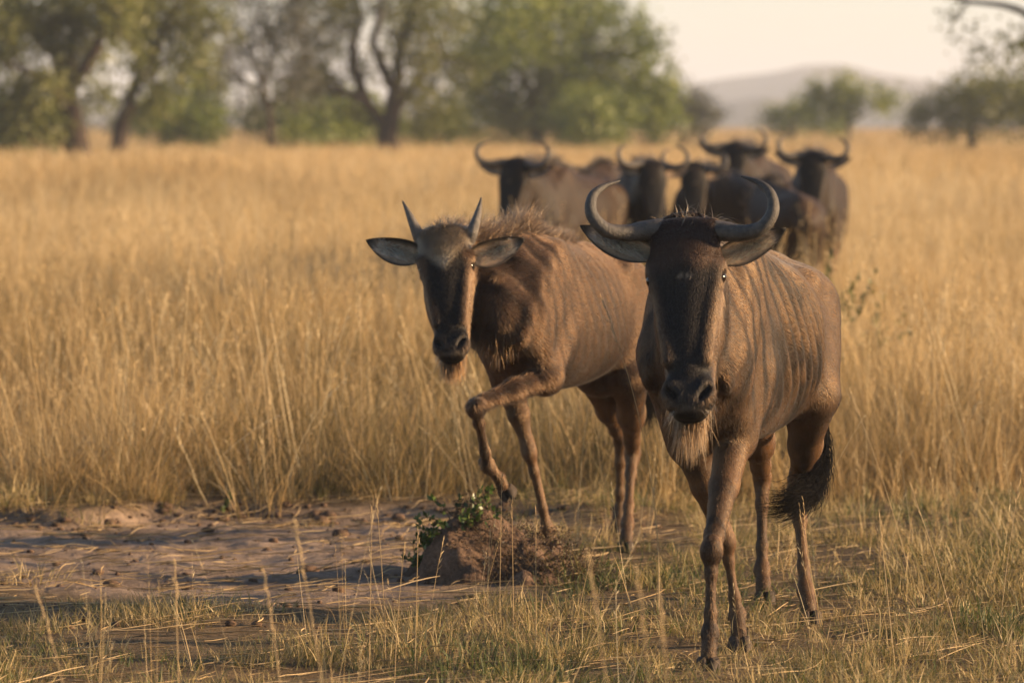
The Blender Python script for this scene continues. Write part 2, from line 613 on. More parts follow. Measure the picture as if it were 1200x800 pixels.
def build_gnu(sp):
    rng = np.random.default_rng(sp.get('seed', 1))
    pal = {k: np.array(v) for k, v in sp['pal'].items()}
    F3 = unit((*sp['F'], 0)); L3 = np.cross(Z3, F3)
    S3 = np.array((*sp['S'], sp.get('z0', 0.0)))
    g = sp['scale']                                   # overall size against the adult
    def bl(u, l, z): return S3 + F3 * u + L3 * l + Z3 * z
    B = Body()
    # --- trunk
    rows = []
    for u, top, bot, w in sp['trunk']:
        c = bot + 0.46 * (top - bot)
        rows.append((*bl(u, 0, c), w, top - c, c - bot))
    B.loft(rows, L3, 0.05, 2.15, 36)
    tr = np.array(sp['trunk']); tu = tr[:, 0]
    def top_at(u): return np.interp(u, tu, tr[:, 1])
    def bot_at(u): return np.interp(u, tu, tr[:, 2])
    def wid_at(u): return np.interp(u, tu, tr[:, 3])
    us = np.linspace(tu[1], tu[-2], 10)
    for a, b in zip(us[:-1], us[1:]):                 # spine ridge
        B.cone(bl(a, 0, top_at(a) - 0.035 * g), bl(b, 0, top_at(b) - 0.035 * g), 0.038 * g, 0.038 * g, 0.05)
    # --- neck
    hd = sp['head']
    poll, muz = np.asarray(hd['poll'], float), np.asarray(hd['muzzle'], float)
    A = unit(muz - poll); HL = np.linalg.norm(muz - poll); h = HL / 0.55
    hs = np.asarray(hd['side'], float); hs = unit(hs - A * (hs @ A)); hn = np.cross(hs, A)
    if hn @ np.asarray(hd['front']) < 0: hn = -hn
    def hp(s, l, n): return poll + A * (s * HL) + hs * (l * h) + hn * (n * h)
    HA = np.array((A, hs, hn))
    back = hp(0.16, 0, -0.10)
    nr = []
    b0 = bl(sp['neck'][0][0], 0, sp['neck'][0][1])
    for t, (wd, ru, rd) in zip((0, 0.35, 0.68, 1.0), sp['neck'][1:]):
        nr.append((*(b0 * (1 - t) + back * t + Z3 * 0.02 * math.sin(math.pi * t)), wd, ru, rd))
    B.loft(nr, unit(L3 + hs * 0.5), 0.07, 2.1, 22)
    # --- shoulders and haunches
    lf, rf, lh, rh = (np.asarray(x, float) for x in sp['legs'])   # rows: elbow knee fetlock hoof | stifle hock fetlock hoof
    for sg, leg in ((1, lf), (-1, rf)):
        elb = leg[0]
        wt = bl(-0.06 * g, sg * 0.085 * g, top_at(-0.06) - 0.12 * g)
        ps = bl(0.20 * g, sg * 0.092 * g, bot_at(0.05) + 0.27 * g)
        ax = unit(ps - wt); nrm = unit(L3 * sg - ax * (L3 * sg @ ax)); bx = np.cross(ax, nrm)
        mid = wt * 0.5 + ps * 0.5
        B.ell(mid + nrm * 0.022 * g, (ax, bx, nrm), (0.31 * g, 0.12 * g, 0.050 * g), 0.05)
        tri = bl(-0.06 * g, sg * 0.108 * g, bot_at(0) + 0.22 * g)
        B.cone(tri, elb, 0.082 * g, 0.062 * g, 0.05)
        B.cone(ps, elb, 0.070 * g, 0.056 * g, 0.05)
        r = np.array((0.056, 0.042, 0.027, 0.027, 0.0165, 0.0155, 0.0235, 0.0195, 0.026)) * g
        e, k_, f_, hf = leg
        kd = unit(f_ - k_)
        J = [e, e * 0.55 + k_ * 0.45, e * 0.12 + k_ * 0.88, k_ + kd * 0.012, k_ * 0.72 + f_ * 0.28, k_ * 0.25 + f_ * 0.75, f_, f_ * 0.5 + hf * 0.5 + Z3 * 0.012, hf + (f_ - hf) * 0.36]
        B.chain(J, r, 0.02)
        fr = sp['fwd'][0 if sg > 0 else 1]
        B.ell(k_ + fr * 0.010 * g, (kd, np.cross(kd, fr), fr), (0.044 * g, 0.030 * g, 0.029 * g), 0.015)
        B.cone(k_ - fr * 0.020 * g, f_ - fr * 0.020 * g, 0.0125 * g, 0.0125 * g, 0.008)
        for q in (-1, 1):                                # dew claws
            B.cone(f_ - fr * 0.03 * g + L3 * q * 0.014, f_ - fr * 0.042 * g + L3 * q * 0.017 - Z3 * 0.02, 0.011 * g, 0.007 * g, 0.012)
    uh = sp['hip_u']
    for sg, leg in ((1, lh), (-1, rh)):
        st_, hk, f_, hf = leg
        hip = bl(uh, sg * 0.10 * g, top_at(uh) - 0.17 * g)
        isc = bl(uh - 0.17 * g, sg * 0.085 * g, top_at(uh) - 0.20 * g)
        B.cone(bl(uh + 0.13 * g, sg * 0.150 * g, top_at(uh + 0.13 * g) - 0.085 * g), hip, 0.035 * g, 0.07 * g, 0.06)   # hip bone
        B.cone(hip, st_, 0.125 * g, 0.082 * g, 0.07)
        B.cone(isc, st_ * 0.45 + hk * 0.55, 0.085 * g, 0.05 * g, 0.08)
        fr = sp['fwd'][2 if sg > 0 else 3]
        J = [st_, st_ * 0.5 + hk * 0.5, hk * 0.85 + st_ * 0.15, hk, hk * 0.7 + f_ * 0.3, hk * 0.25 + f_ * 0.75, f_, f_ * 0.5 + hf * 0.5 + Z3 * 0.012, hf + (f_ - hf) * 0.36]
        r = np.array((0.078, 0.052, 0.029, 0.027, 0.0185, 0.0170, 0.0245, 0.0205, 0.027)) * g
        B.chain(J, r, 0.025)
        hd_ = unit(hk - f_)
        B.cone(hk - fr * 0.026 * g, f_ - fr * 0.022 * g, 0.0135 * g, 0.0130 * g, 0.008)
        B.cone(hk - fr * 0.034 * g + hd_ * 0.035 * g, hk - fr * 0.018 * g - hd_ * 0.04 * g, 0.019 * g, 0.018 * g, 0.03)
        B.cone(hk - fr * 0.034 * g + hd_ * 0.035 * g, st_ * 0.55 + hk * 0.45 - fr * 0.05 * g, 0.013 * g, 0.03 * g, 0.035)
        for q in (-1, 1):
            B.cone(f_ - fr * 0.03 * g + L3 * q * 0.014, f_ - fr * 0.042 * g + L3 * q * 0.017 - Z3 * 0.02, 0.011 * g, 0.007 * g, 0.012)
    # --- tail dock
    tp = np.asarray(sp['tail'], float)
    B.chain(list(tp), [0.03 * g] + [0.018 * g] * (len(tp) - 2) + [0.012 * g], 0.03)
    # --- head
    nb = len(B.prims)
    hw = hd.get('wide', 1.0)
    st = [(0.055, 0.022, 0.080, 0.046, 0.08), (0.11, 0.026, 0.092, 0.056, 0.11), (0.18, 0.022, 0.096, 0.060, 0.12), (0.29, 0.012, 0.093, 0.058, 0.125),
          (0.42, 0.004, 0.080, 0.055, 0.115), (0.58, 0.000, 0.068, 0.055, 0.095), (0.74, -0.004, 0.056, 0.054, 0.075), (0.86, -0.004, 0.057, 0.050, 0.06), (0.94, -0.006, 0.050, 0.040, 0.045)]
    B.loft([(*hp(s, 0, n), w * h * hw, up * h, dn * h) for s, n, w, up, dn in st], hs if np.cross(A, hs) @ hn > 0 else -hs, 0.03, 2.35, 30)
    for sg in (-1, 1):
        B.ell(hp(0.255, sg * 0.088 * hw, 0.020), HA, (0.042 * h, 0.024 * h, 0.032 * h), 0.03)              # brow
        B.ell(hp(0.40, sg * 0.062 * hw, -0.05), HA, (0.11 * h, 0.028 * h, 0.055 * h), 0.04)                # cheek muscle
        B.cone(hp(0.38, sg * 0.05, -0.095), hp(0.86, sg * 0.028, -0.055), 0.036 * h, 0.028 * h, 0.05)      # jaw
        B.cone(hp(0.34, sg * 0.078 * hw, 0.034), hp(0.72, sg * 0.05 * hw, 0.034), 0.014 * h, 0.016 * h, 0.03)  # cheek ridge
        B.ell(hp(0.885, sg * 0.044, 0.022), HA, (0.044 * h, 0.027 * h, 0.032 * h), 0.020)                   # nostril wing
        B.cone(hp(0.045, sg * 0.035 * hw, 0.02), hp(0.035, sg * 0.07 * hw, 0.02), 0.036 * h, 0.034 * h, 0.03)  # horn seat
    B.ell(hp(0.925, 0, 0.012), HA, (0.042 * h, 0.057 * h, 0.040 * h), 0.03)                                # muzzle pad
    B.ell(hp(0.952, 0, -0.045), HA, (0.024 * h, 0.040 * h, 0.034 * h), 0.012)                              # lower lip
    for sg in (-1, 1):
        n0 = hp(0.895, sg * 0.047, 0.050)
        ax = unit(A * 0.8 + hs * sg * -0.55 - hn * 0.1); bx = unit(np.cross(hn, ax)); cx = np.cross(ax, bx)
        B.ell(n0, (ax, bx, cx), (0.030 * h, 0.011 * h, 0.024 * h), 0.009, 's')                              # nostril
        B.ell(hp(0.285, sg * 0.106 * hw, 0.026), HA, (0.017 * h, 0.012 * h, 0.016 * h), 0.012, 's')        # eye socket
    B.ell(hp(0.972, 0, 0.012), HA, (0.0035 * h, 0.062 * h, 0.028 * h), 0.005, 's')                          # mouth line
    head_prims = B.prims[nb:]
    V, Fq = B.mesh(*sp['grid'])
    nrm = vert_normals(V, Fq)
    if (((V - V.mean(0)) * nrm).sum(1)).mean() < 0:
        Fq = Fq[:, ::-1].copy(); nrm = -nrm
    # --- coordinates for pelt and relief
    R = V - S3
    u, l, z = R @ F3, R @ L3, R[:, 2]
    H = V - poll
    s_, hl, hnn = (H @ A) / HL, (H @ hs) / h, (H @ hn) / h
    HB = Body(); HB.prims = head_prims[:1]
    dh = HB.eval(V, 0.3)
    mh = 1 - sstep(0.004, 0.035, dh)
    top, bot = top_at(u), bot_at(u)
    rel = (z - bot) / np.maximum(top - bot, 0.1)
    trunk = sstep(-0.02, 0.08, rel) * (1 - mh)
    lat = np.abs(l) / wid_at(u)
    # ribs: ridges that run down and back
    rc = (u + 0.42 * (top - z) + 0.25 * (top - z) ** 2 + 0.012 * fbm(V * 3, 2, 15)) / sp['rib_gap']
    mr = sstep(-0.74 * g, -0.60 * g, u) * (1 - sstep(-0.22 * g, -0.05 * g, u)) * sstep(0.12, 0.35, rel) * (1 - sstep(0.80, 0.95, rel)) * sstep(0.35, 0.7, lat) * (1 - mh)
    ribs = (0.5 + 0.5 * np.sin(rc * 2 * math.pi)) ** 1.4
    disp = sp['rib_amp'] * (ribs - 0.5) * mr
    # skin folds on neck / shoulder, and general unevenness
    fold = np.sin((u * 1.0 + 0.28 * z + 0.03 * fbm(V * 6, 2, 3)) * 2 * math.pi / (0.085 * g))
    mf = sstep(-0.10 * g, 0.08 * g, u) * (1 - mh) * sstep(0.0, 0.15, rel)
    disp += 0.0022 * g * fold * mf
    disp += 0.0022 * fbm(V * 7, 2, 5) * (1 - 0.6 * mh)
    V = V + nrm * disp[:, None]
    nrm = vert_normals(V, Fq)
    # --- pelt colours, with shade painted between the ribs
    n3 = fbm(V * np.array((14, 14, 6)), 3, 9)
    col = pal['body'][None, :] * np.ones((len(V), 1))
    def blend(c, w): 
        nonlocal col
        w = np.clip(w, 0, 1)[:, None]; col = col * (1 - w) + np.asarray(c)[None, :] * w
    blend(pal['back'], sstep(0.72, 1.0, rel + 0.08 * n3) * trunk)
    stripe = np.sin((u + 0.20 * (top - z) + 0.018 * fbm(V * 8, 2, 21)) * 2 * math.pi / (0.085 * g) + 0.8)
    ms = sstep(-0.75 * g, -0.35 * g, u) * sstep(0.0, 0.3, rel) * (1 - mh)
    blend(pal['stripe'], sp['stripe'] * sstep(0.25, 0.95, stripe + 0.35 * n3) * ms)
    blend(pal['stripe'], sp['rib_shade'] * sstep(0.35, 0.9, 1 - ribs + 0.2 * n3) * mr)  # stripe colour painted into the rib grooves as shade
    mott = fbm(V * np.array((10, 10, 7)), 3, 33)
    blend(pal['stripe'], sp['mottle'] * sstep(0.15, 0.75, mott) * sstep(-0.9 * g, -0.6 * g, u) * (1 - sstep(0.45, 0.75, rel)) * (1 - mh) * (rel > -0.1))
    legm = (1 - sstep(-0.12, 0.12, rel)) * (1 - mh) * (1 - sstep(0.55 * g, 0.7 * g, z))
    blend(pal['leg'], legm)
    legd = fbm(V * np.array((9, 9, 5)), 2, 71)
    blend(pal['leg_dark'], 0.65 * legm * sstep(0.15, 0.6, legd))
    zl = V[:, 2] - sp.get('z0', 0)
    blend(pal['leg_dark'], legm * (1 - sstep(0.02, 0.14, zl)) * 0.6)
    # neck and throat
    neckm = sstep(0.10 * g, 0.30 * g, u) * (1 - mh)
    blend(pal['neck'], 0.75 * neckm)
    blend(pal['stripe'], 0.8 * neckm * sstep(0.3, 0.9, stripe + 0.3 * n3))
    # head
    blend(pal['cheek'], mh)
    fw = np.interp(s_, [0, 0.12, 0.28, 0.45, 0.65, 0.85, 1.0], hd['mask_w']) + 0.008 * n3
    facem = mh * (1 - sstep(0.75, 1.05, np.abs(hl) / fw)) * sstep(-0.045, 0.005, hnn)
    blend(pal['face'], facem)
    blend(pal['brow'], mh * hd['brow'] * (1 - sstep(hd['brow_s'], hd['brow_s'] + 0.10, s_ + np.abs(hl) * hd['brow_v'] + 0.03 * n3)) * sstep(-0.02, 0.02, hnn))
    if hd.get('fleck'):
        for sg in (-1, 1):
            dd = np.sqrt(((s_ - 0.295) * 0.55 - 0.25 * np.abs(hl)) ** 2 + (hl - sg * 0.011) ** 2)
            blend(pal['fleck'], mh * (1 - sstep(0.005, 0.011, dd)) * 0.75)
    blend(pal['nose'], mh * sstep(0.80, 0.88, s_) * (1 - sstep(0.97, 1.0, s_)))
    blend(pal['lip'], mh * sstep(0.955, 0.972, s_) * sstep(-0.02, 0.0, hnn) * 0.7 * (1 - sstep(0.985, 1.0, s_)))
    blend(pal['face'], mh * sstep(0.99, 1.02, s_))
    for sg in (-1, 1):                               # dark rim of the eye, tear duct
        dd = np.sqrt(((s_ - 0.285) * 0.55) ** 2 + (hl - sg * 0.100 * hw) ** 2 + (hnn - 0.03) ** 2)
        blend(pal['face'] * 0.7, mh * (1 - sstep(0.016, 0.030, dd)))
    col = col * (1 + 0.12 * n3[:, None])
    # --- object
    base = np.array((S3[0] - F3[0] * 0.45 * g, S3[1] - F3[1] * 0.45 * g, S3[2]))
    root = empty(sp['name'], tuple(base))
    V0 = V - base
    nv = len(V0)
    allV, allF, allC = [V0], [Fq], [col]
    ears = []
    off = nv
    for e in sp['ears']:
        ev, ef, ec, info = ear_mesh(e['base'], e['tip'], np.asarray(e['up'], float), np.asarray(e['front'], float), e['w'], e.get('curl', 0.8), pal, 18, 15)
        allV.append(ev - base); allF.append(ef + off); allC.append(ec); off += len(ev); ears.append(info)
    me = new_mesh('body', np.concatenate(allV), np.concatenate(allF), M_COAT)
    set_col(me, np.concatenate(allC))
    body = link('body', me, root)
    # horns
    for hr in sp['horns']:
        hv, hf, tv = horn_mesh(np.asarray(hr[0]) , hr[1], rings=sp.get('rings', 0.0))
        hm = new_mesh('horn', hv - base, hf, M_HORN)
        k = (0.85 + 0.35 * np.sin(tv * 30) * (tv < 0.5) * 0.3)[:, None] * np.ones((1, 3)) * sp.get('horn_gain', 1.0)
        k = k * (1 - 0.45 * sstep(0.6, 1.0, tv))[:, None]
        set_col(hm, k)
        link('horn', hm, root)
    for sg in (-1, 1):
        ev, ef = sphere_mesh(hp(0.285, sg * 0.0925 * hw, 0.019) - base, 0.0175 * h)
        link('eye', new_mesh('eye', ev, ef, M_EYE), root)
    for leg, fr, upv in zip((lf, rf, lh, rh), sp['fwd'], sp['hoof_up']):
        hv, hf = hoof_mesh(leg[3] - base, np.asarray(fr, float), np.asarray(upv, float), 0.92 * g)
        hm = new_mesh('hoof', hv, hf, M_HOOF)
        link('hoof', hm, root)
    # --- fur
    dens = sp.get('fur', 0)
    def region_len(T, w):
        return None
    if dens:
        area_w = 1.0 + 1.2 * mh
        area_w = area_w * (1 - 0.97 * mh * sstep(0.83, 0.88, s_))
        T, w = sample_surface(V0, Fq, dens, rng, area_w)
        def at(x): return (x[T] * (w[..., None] if x.ndim > 1 else w)).sum(1)
        rp, rn, rc_, rmh, rs, rrel, ru, rz = at(V0), at(nrm), at(col), at(mh), at(s_), at(rel), at(u), at(zl)
        rl = at(legm)
        flow = -F3[None, :] * 0.8 - Z3[None, :] * 0.65
        flow = flow * (1 - rl[:, None]) + (-Z3[None, :] - 0.15 * F3[None, :]) * rl[:, None]
        flow = flow * (1 - rmh[:, None]) + (A * 0.9)[None, :] * rmh[:, None]
        sw = fbm(rp * 7, 2, 41)[:, None] * np.cross(rn, flow) * 0.3
        flow = flow + sw
        flow = flow - rn * (flow * rn).sum(1)[:, None]; flow /= np.linalg.norm(flow, axis=1)[:, None] + 1e-9
        ln = 0.013 * g * (1 - 0.60 * rl) * (1 - 0.5 * rmh) + sp.get('neck_hair', 0.006) * g * sstep(0.1 * g, 0.3 * g, ru) * (1 - rmh)
        ln = ln + sp.get('brow_hair', 0.0) * rmh * (1 - sstep(0.1, 0.28, rs))
        ln *= rng.uniform(0.6, 1.25, dens)
        lift = (sp.get('lift', 0.16) + 0.2 * rmh * (rs < 0.2)) * (1 - 0.5 * rl)
        pth = strands(rp, flow + rn * np.broadcast_to(lift, (dens,))[:, None], ln, (-rn * 0.2), 3, rng, 0.08)
        cvar = 1 + 0.16 * fbm(rp * 40, 2, 77)[:, None]
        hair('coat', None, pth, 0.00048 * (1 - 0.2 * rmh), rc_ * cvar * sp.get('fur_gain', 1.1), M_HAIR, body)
    hn_ = sp.get('hair_n', 1.0)
    # ear hair (pale, inside)
    if dens:
        pr, pd, pc = [], [], []
        for (eb, ax, L, ac, fr, wm) in ears:
            n = 700
            t = rng.uniform(0.0, 0.75, n); a = rng.uniform(-0.95, 0.6, n)
            pr.append(eb - base + ax * (L * t)[:, None] + ac * (a * wm * 0.8)[:, None] + fr * (0.60 * np.abs(a) ** 1.8 * wm * (1.5 - 1.1 * t) - 0.012 * np.sin(math.pi * t) + 0.008)[:, None])
            pd.append(ax * 0.75 + fr * 0.35 + ac * (-np.sign(a) * 0.25)[:, None]); pc.append(np.ones((n, 1)) * pal['ear_in'] * (0.6 + 0.8 * rng.random((n, 1))))
        pr, pd, pc = map(np.concatenate, (pr, pd, pc))
        hair('ear_hair', None, strands(pr, pd, rng.uniform(0.012, 0.035, len(pr)) * g, -Z3 * 0.2, 4, rng, 0.18), 0.0008, np.clip(pc * 1.7, 0, 0.9), M_HAIR, body)
    # mane: along the crest from poll to withers and down the back
    n = int(sp['mane_n'] * hn_)
    if n:
        t = rng.uniform(0, 1, n)
        ctop = bl(-0.05 * g, 0, top_at(-0.05) - 0.01)
        p0 = hp(-0.02, 0, -0.03); pm = (p0 + ctop) / 2 + Z3 * 0.015
        cr = p0 * ((1 - t) ** 2)[:, None] + pm * (2 * t * (1 - t))[:, None] + ctop * (t ** 2)[:, None]
        bt = rng.random(n) < sp.get('mane_back', 0.25)
        ub = rng.uniform(-0.5 * g, 0.0, n)
        cr[bt] = np.stack([bl(x, 0, top_at(x) - 0.012) for x in ub[bt]]) if bt.any() else cr[bt]
        # snap to the skin
        d = B.eval(cr); cr = cr - B.grad(cr) * np.clip(d, -0.1, 0.1)[:, None]
        latj = rng.normal(0, 0.018 * g, n)
        cr = cr + L3 * latj[:, None] - Z3 * (np.abs(latj) * 0.3)[:, None]
        ln = sp['mane_len'] * rng.uniform(0.45, 1.2, n) * np.where(bt, 0.45, 1) * (0.8 + 0.5 * np.sin(t * math.pi) + sp.get('hump', 0) * sstep(0.72, 1.0, t))
        d0 = Z3 * sp.get('mane_up', 0.8) - F3 * 0.45 + L3 * (latj * 14)[:, None]
        cm = np.where((rng.random(n) < sp['mane_pale'])[:, None], pal['mane2'], pal['mane'])
        hair('mane', None, strands(cr - base, d0, ln, -Z3 * sp.get('mane_droop', 0.9) - F3 * 0.3, 6, rng, 0.3, 0.05), 0.0011 * sp.get('hair_w', 1), cm, M_HAIR, root)
    # poll tuft between the horns
    if sp.get('tuft_n'):
        n = sp['tuft_n']
        r0 = np.stack([hp(*x) for x in np.c_[rng.uniform(-0.08, 0.05, n), rng.normal(0, 0.020, n), rng.uniform(-0.02, 0.06, n)]])
        d = B.eval(r0); r0 = r0 - B.grad(r0) * np.clip(d, -0.1, 0.1)[:, None]
        cm = np.where((rng.random(n) < 0.6)[:, None], pal['mane2'], pal['mane'])
        hair('forelock', None, strands(r0 - base, -A * 0.9 + hn * 0.25, rng.uniform(0.02, 0.055, n) * g, A * 0.7 + hs * rng.normal(0, 0.6, (n, 1)), 6, rng, 0.35, 0.05), 0.0008, cm, M_HAIR, root)
    # beard: chin and throat
    n = int(sp['beard_n'] * hn_)
    if n:
        chin = rng.random(n) < sp['chin_share']
        r0 = np.zeros((n, 3))
        k = chin.sum()
        r0[chin] = np.stack([hp(*x) for x in np.c_[rng.uniform(0.86, 0.99, k), rng.uniform(-0.04, 0.04, k), rng.uniform(-0.09, -0.025, k)]])
        tt = rng.uniform(0.0, 1.0, n - k)
        th0 = hp(0.62, 0, -0.10); th1 = bl(0.27 * g, 0, bot_at(0.1) + 0.20 * g)
        r0[~chin] = th0 * (1 - tt[:, None]) + th1 * tt[:, None] + L3 * rng.normal(0, 0.02 * g, (n - k, 1))
        d = B.eval(r0); r0 = r0 - B.grad(r0) * np.clip(d + 0.004, -0.12, 0.12)[:, None]
        ln = np.where(chin, sp['chin_len'], sp['beard_len']) * rng.uniform(0.35, 1.15, n)
        cm = pal['beard'][None, :] * (0.5 + 0.8 * rng.random((n, 1)))
        cm = np.where((rng.random(n) < np.where(chin, 0.25, sp['throat_dark']))[:, None], pal['mane'], cm)
        hair('beard', None, strands(r0 - base, -Z3 * 0.9 + F3 * 0.15 + rng.normal(0, 0.1, (n, 1)) * hs, ln, -Z3 * 0.8, 6, rng, 0.16, 0.03), 0.0009 * sp.get('hair_w', 1), cm, M_HAIR, root)
    # tail tuft
    n = int(sp['tail_n'] * hn_)
    if n:
        tf = np.asarray(sp['tuft_path'], float)
        seg = np.r_[0, np.cumsum(np.linalg.norm(np.diff(tf, axis=0), axis=1))]
        _, c = catmull(seg, tf, 12)
        i0 = rng.integers(0, 7, n); L_ = 6
        offs = rng.normal(0, 1, (n, 3)); rad = np.array([0.008, 0.013, 0.019, 0.023, 0.026, 0.030])
        pth = np.stack([c[np.minimum(i0 + j, 11)] + (0 if i0 is None else 0) for j in range(L_)], 1)
        pth = pth + offs[:, None, :] * rad[None, :, None] * g * sp.get('tuft_w', 1.0) + rng.normal(0, 0.004, pth.shape)
        cm = pal['tail'][None, :] * (0.6 + 0.8 * rng.random((n, 1)))
        hair('tail_tuft', None, pth - base, 0.0012 * sp.get('hair_w', 1), cm, M_DARKHAIR, body)
    # whiskers
    if dens:
        n = 40
        r0 = np.stack([hp(*x) for x in np.c_[rng.uniform(0.86, 0.98, n), rng.choice([-1, 1], n) * rng.uniform(0.02, 0.05, n), rng.uniform(-0.03, 0.04, n)]])
        sgn = np.sign((r0 - poll) @ hs)[:, None]
        hair('whiskers', None, strands(r0 - base, hs * sgn * 0.7 + A * 0.7 + hn * 0.2, rng.uniform(0.02, 0.06, n), A * 0.4, 5, rng, 0.25), 0.0006, np.ones((n, 1)) * np.array((0.4, 0.28, 0.17)), M_HAIR, body)
    tag(root, sp['label'], 'wildebeest', sp.get('group'))
    return root

ADULT = dict(body=(0.122, 0.070, 0.036), back=(0.150, 0.090, 0.048), stripe=(0.020, 0.012, 0.008), leg=(0.165, 0.085, 0.038), leg_dark=(0.045, 0.028, 0.017), neck=(0.080, 0.045, 0.024),
             cheek=(0.075, 0.046, 0.029), face=(0.010, 0.008, 0.007), brow=(0.065, 0.036, 0.024), fleck=(0.22, 0.17, 0.13), nose=(0.020, 0.019, 0.019), lip=(0.16, 0.13, 0.11),
             ear_in=(0.62, 0.46, 0.33), ear_rim=(0.03, 0.024, 0.02), ear_out=(0.10, 0.07, 0.05), mane=(0.028, 0.021, 0.017), mane2=(0.17, 0.11, 0.065), beard=(0.12, 0.070, 0.036), tail=(0.006, 0.005, 0.0045))
CALF = dict(ADULT, body=(0.078, 0.043, 0.023), back=(0.108, 0.062, 0.035), stripe=(0.032, 0.018, 0.010), leg=(0.155, 0.083, 0.040), neck=(0.080, 0.046, 0.026), cheek=(0.12, 0.072, 0.043),
            face=(0.009, 0.007, 0.006), brow=(0.40, 0.30, 0.205), mane=(0.04, 0.025, 0.016), mane2=(0.20, 0.125, 0.072), beard=(0.17, 0.088, 0.040), ear_in=(0.58, 0.43, 0.31))

def grid(lo, hi, fine_y, f, c):
    """fine steps up to fine_y along Y (the head), coarser beyond"""
    xs = np.arange(lo[0], hi[0], f if c < 0.007 else c)
    ys = np.r_[np.arange(lo[1], fine_y, f), np.arange(fine_y, hi[1], c)]
    zs = np.arange(lo[2], hi[2], f if c < 0.007 else c)
    return xs, ys, zs
# ------------------------------------------------------------------ the adult that walks towards the camera
yaw = math.radians(14.5)
FA = np.array((-math.sin(yaw), -math.cos(yaw)))
LA = np.array((math.cos(yaw), -math.sin(yaw), 0))
FA3 = np.array((*FA, 0))
trunk_a = [(-1.27, 1.03, 0.86, 0.09), (-1.15, 1.135, 0.79, 0.155), (-0.98, 1.175, 0.71, 0.195), (-0.76, 1.180, 0.655, 0.225), (-0.50, 1.205, 0.615, 0.240), (-0.25, 1.250, 0.610, 0.222),
           (0.0, 1.285, 0.625, 0.180), (0.15, 1.245, 0.68, 0.14), (0.28, 1.13, 0.79, 0.095)]
SA = np.array((0.590, 12.85))
legs_a = [
    [P(860, 512, 12.80), P(834, 643, 12.50), P(832, 742, 12.46), P(830, 787, 12.42)],
    [P(808, 518, 12.92), P(850, 632, 12.98), P(864, 720, 12.98), P(867, 762, 12.93)],
    [P(954, 462, 13.52), P(934, 574, 13.88), P(944, 692, 13.74), P(950, 731, 13.66)],
    [P(882, 478, 13.80), P(893, 558, 14.36), P(893, 668, 14.26), P(896, 708, 14.18)],
]
fd = lambda dx, dy: unit((dx, dy, 0))
head_a = dict(poll=P(803, 268, 12.20), muzzle=P(809, 489, 11.97), side=unit((1, -0.14, 0.0)), front=np.array((0, -1, 0)), wide=1.0,
              mask_w=[0.12, 0.12, 0.105, 0.075, 0.058, 0.08, 0.09], brow=0.85, brow_v=0.0, brow_s=0.20, fleck=True)
hl = lambda *q: [P(*x) for x in q]
horns_a = [
    (hl((789, 271, 12.19), (776, 270, 12.18), (757, 270, 12.17), (732, 273, 12.14), (708, 268, 12.12), (693, 250, 12.12), (694, 231, 12.14), (707, 219, 12.17), (726, 212, 12.20)),
     [0.024, 0.033, 0.029, 0.0235, 0.0205, 0.0180, 0.0145, 0.0095, 0.0025]),
    (hl((815, 271, 12.19), (828, 270, 12.17), (846, 271, 12.15), (872, 273, 12.12), (895, 265, 12.10), (906, 247, 12.10), (903, 227, 12.12), (889, 214, 12.15), (869, 207, 12.18)),
     [0.024, 0.033, 0.029, 0.0235, 0.0205, 0.0180, 0.0145, 0.0095, 0.0025]),
]
spec_a = dict(name='wildebeest', seed=3, scale=1.0, S=SA, F=FA, trunk=trunk_a, legs=legs_a, head=head_a, horns=horns_a, pal=ADULT, hip_u=-0.97,
    neck=[(0.10, 0.95), (0.115, 0.26, 0.25), (0.098, 0.20, 0.20), (0.085, 0.15, 0.15), (0.075, 0.10, 0.11)],
    fwd=[fd(-.05, -1), fd(.1, -1), fd(.05, -1), fd(0, -1)], hoof_up=[Z3] * 4,
    tail=[P(950, 330, 14.12), P(966, 375, 14.16), P(968, 440, 14.06), P(964, 505, 13.92)],
    tuft_path=[P(963, 500, 13.92), P(958, 545, 13.84), P(945, 578, 13.70), P(924, 592, 13.60), P(903, 594, 13.60)],
    ears=[dict(base=P(769, 302, 12.19), tip=P(680, 264, 12.22), up=np.array((0, 0, 1.)), front=np.array((0.35, -1, 0.1)), w=0.043),
          dict(base=P(838, 303, 12.17), tip=P(921, 267, 12.16), up=np.array((0, 0, 1.)), front=np.array((0.35, -1, 0.1)), w=0.038)],
    rib_gap=0.082, rib_amp=0.018, rib_shade=0.9, stripe=0.95, mottle=0.9, mane_n=2500, mane_len=0.09, mane_pale=0.2, mane_back=0.3, mane_up=0.15, mane_droop=1.4, tuft_n=45,
    beard_n=1000, chin_share=0.6, chin_len=0.125, beard_len=0.12, throat_dark=0.6, tail_n=1800, fur=360000, rings=0.02,
    grid=grid((0.28, 11.80, 0.0), (1.20, 14.35, 1.40), 12.42, 0.0055, 0.0085),
    label='adult wildebeest with curved horns walking towards the viewer, ribs showing, on trampled grass')
adult = build_gnu(spec_a)

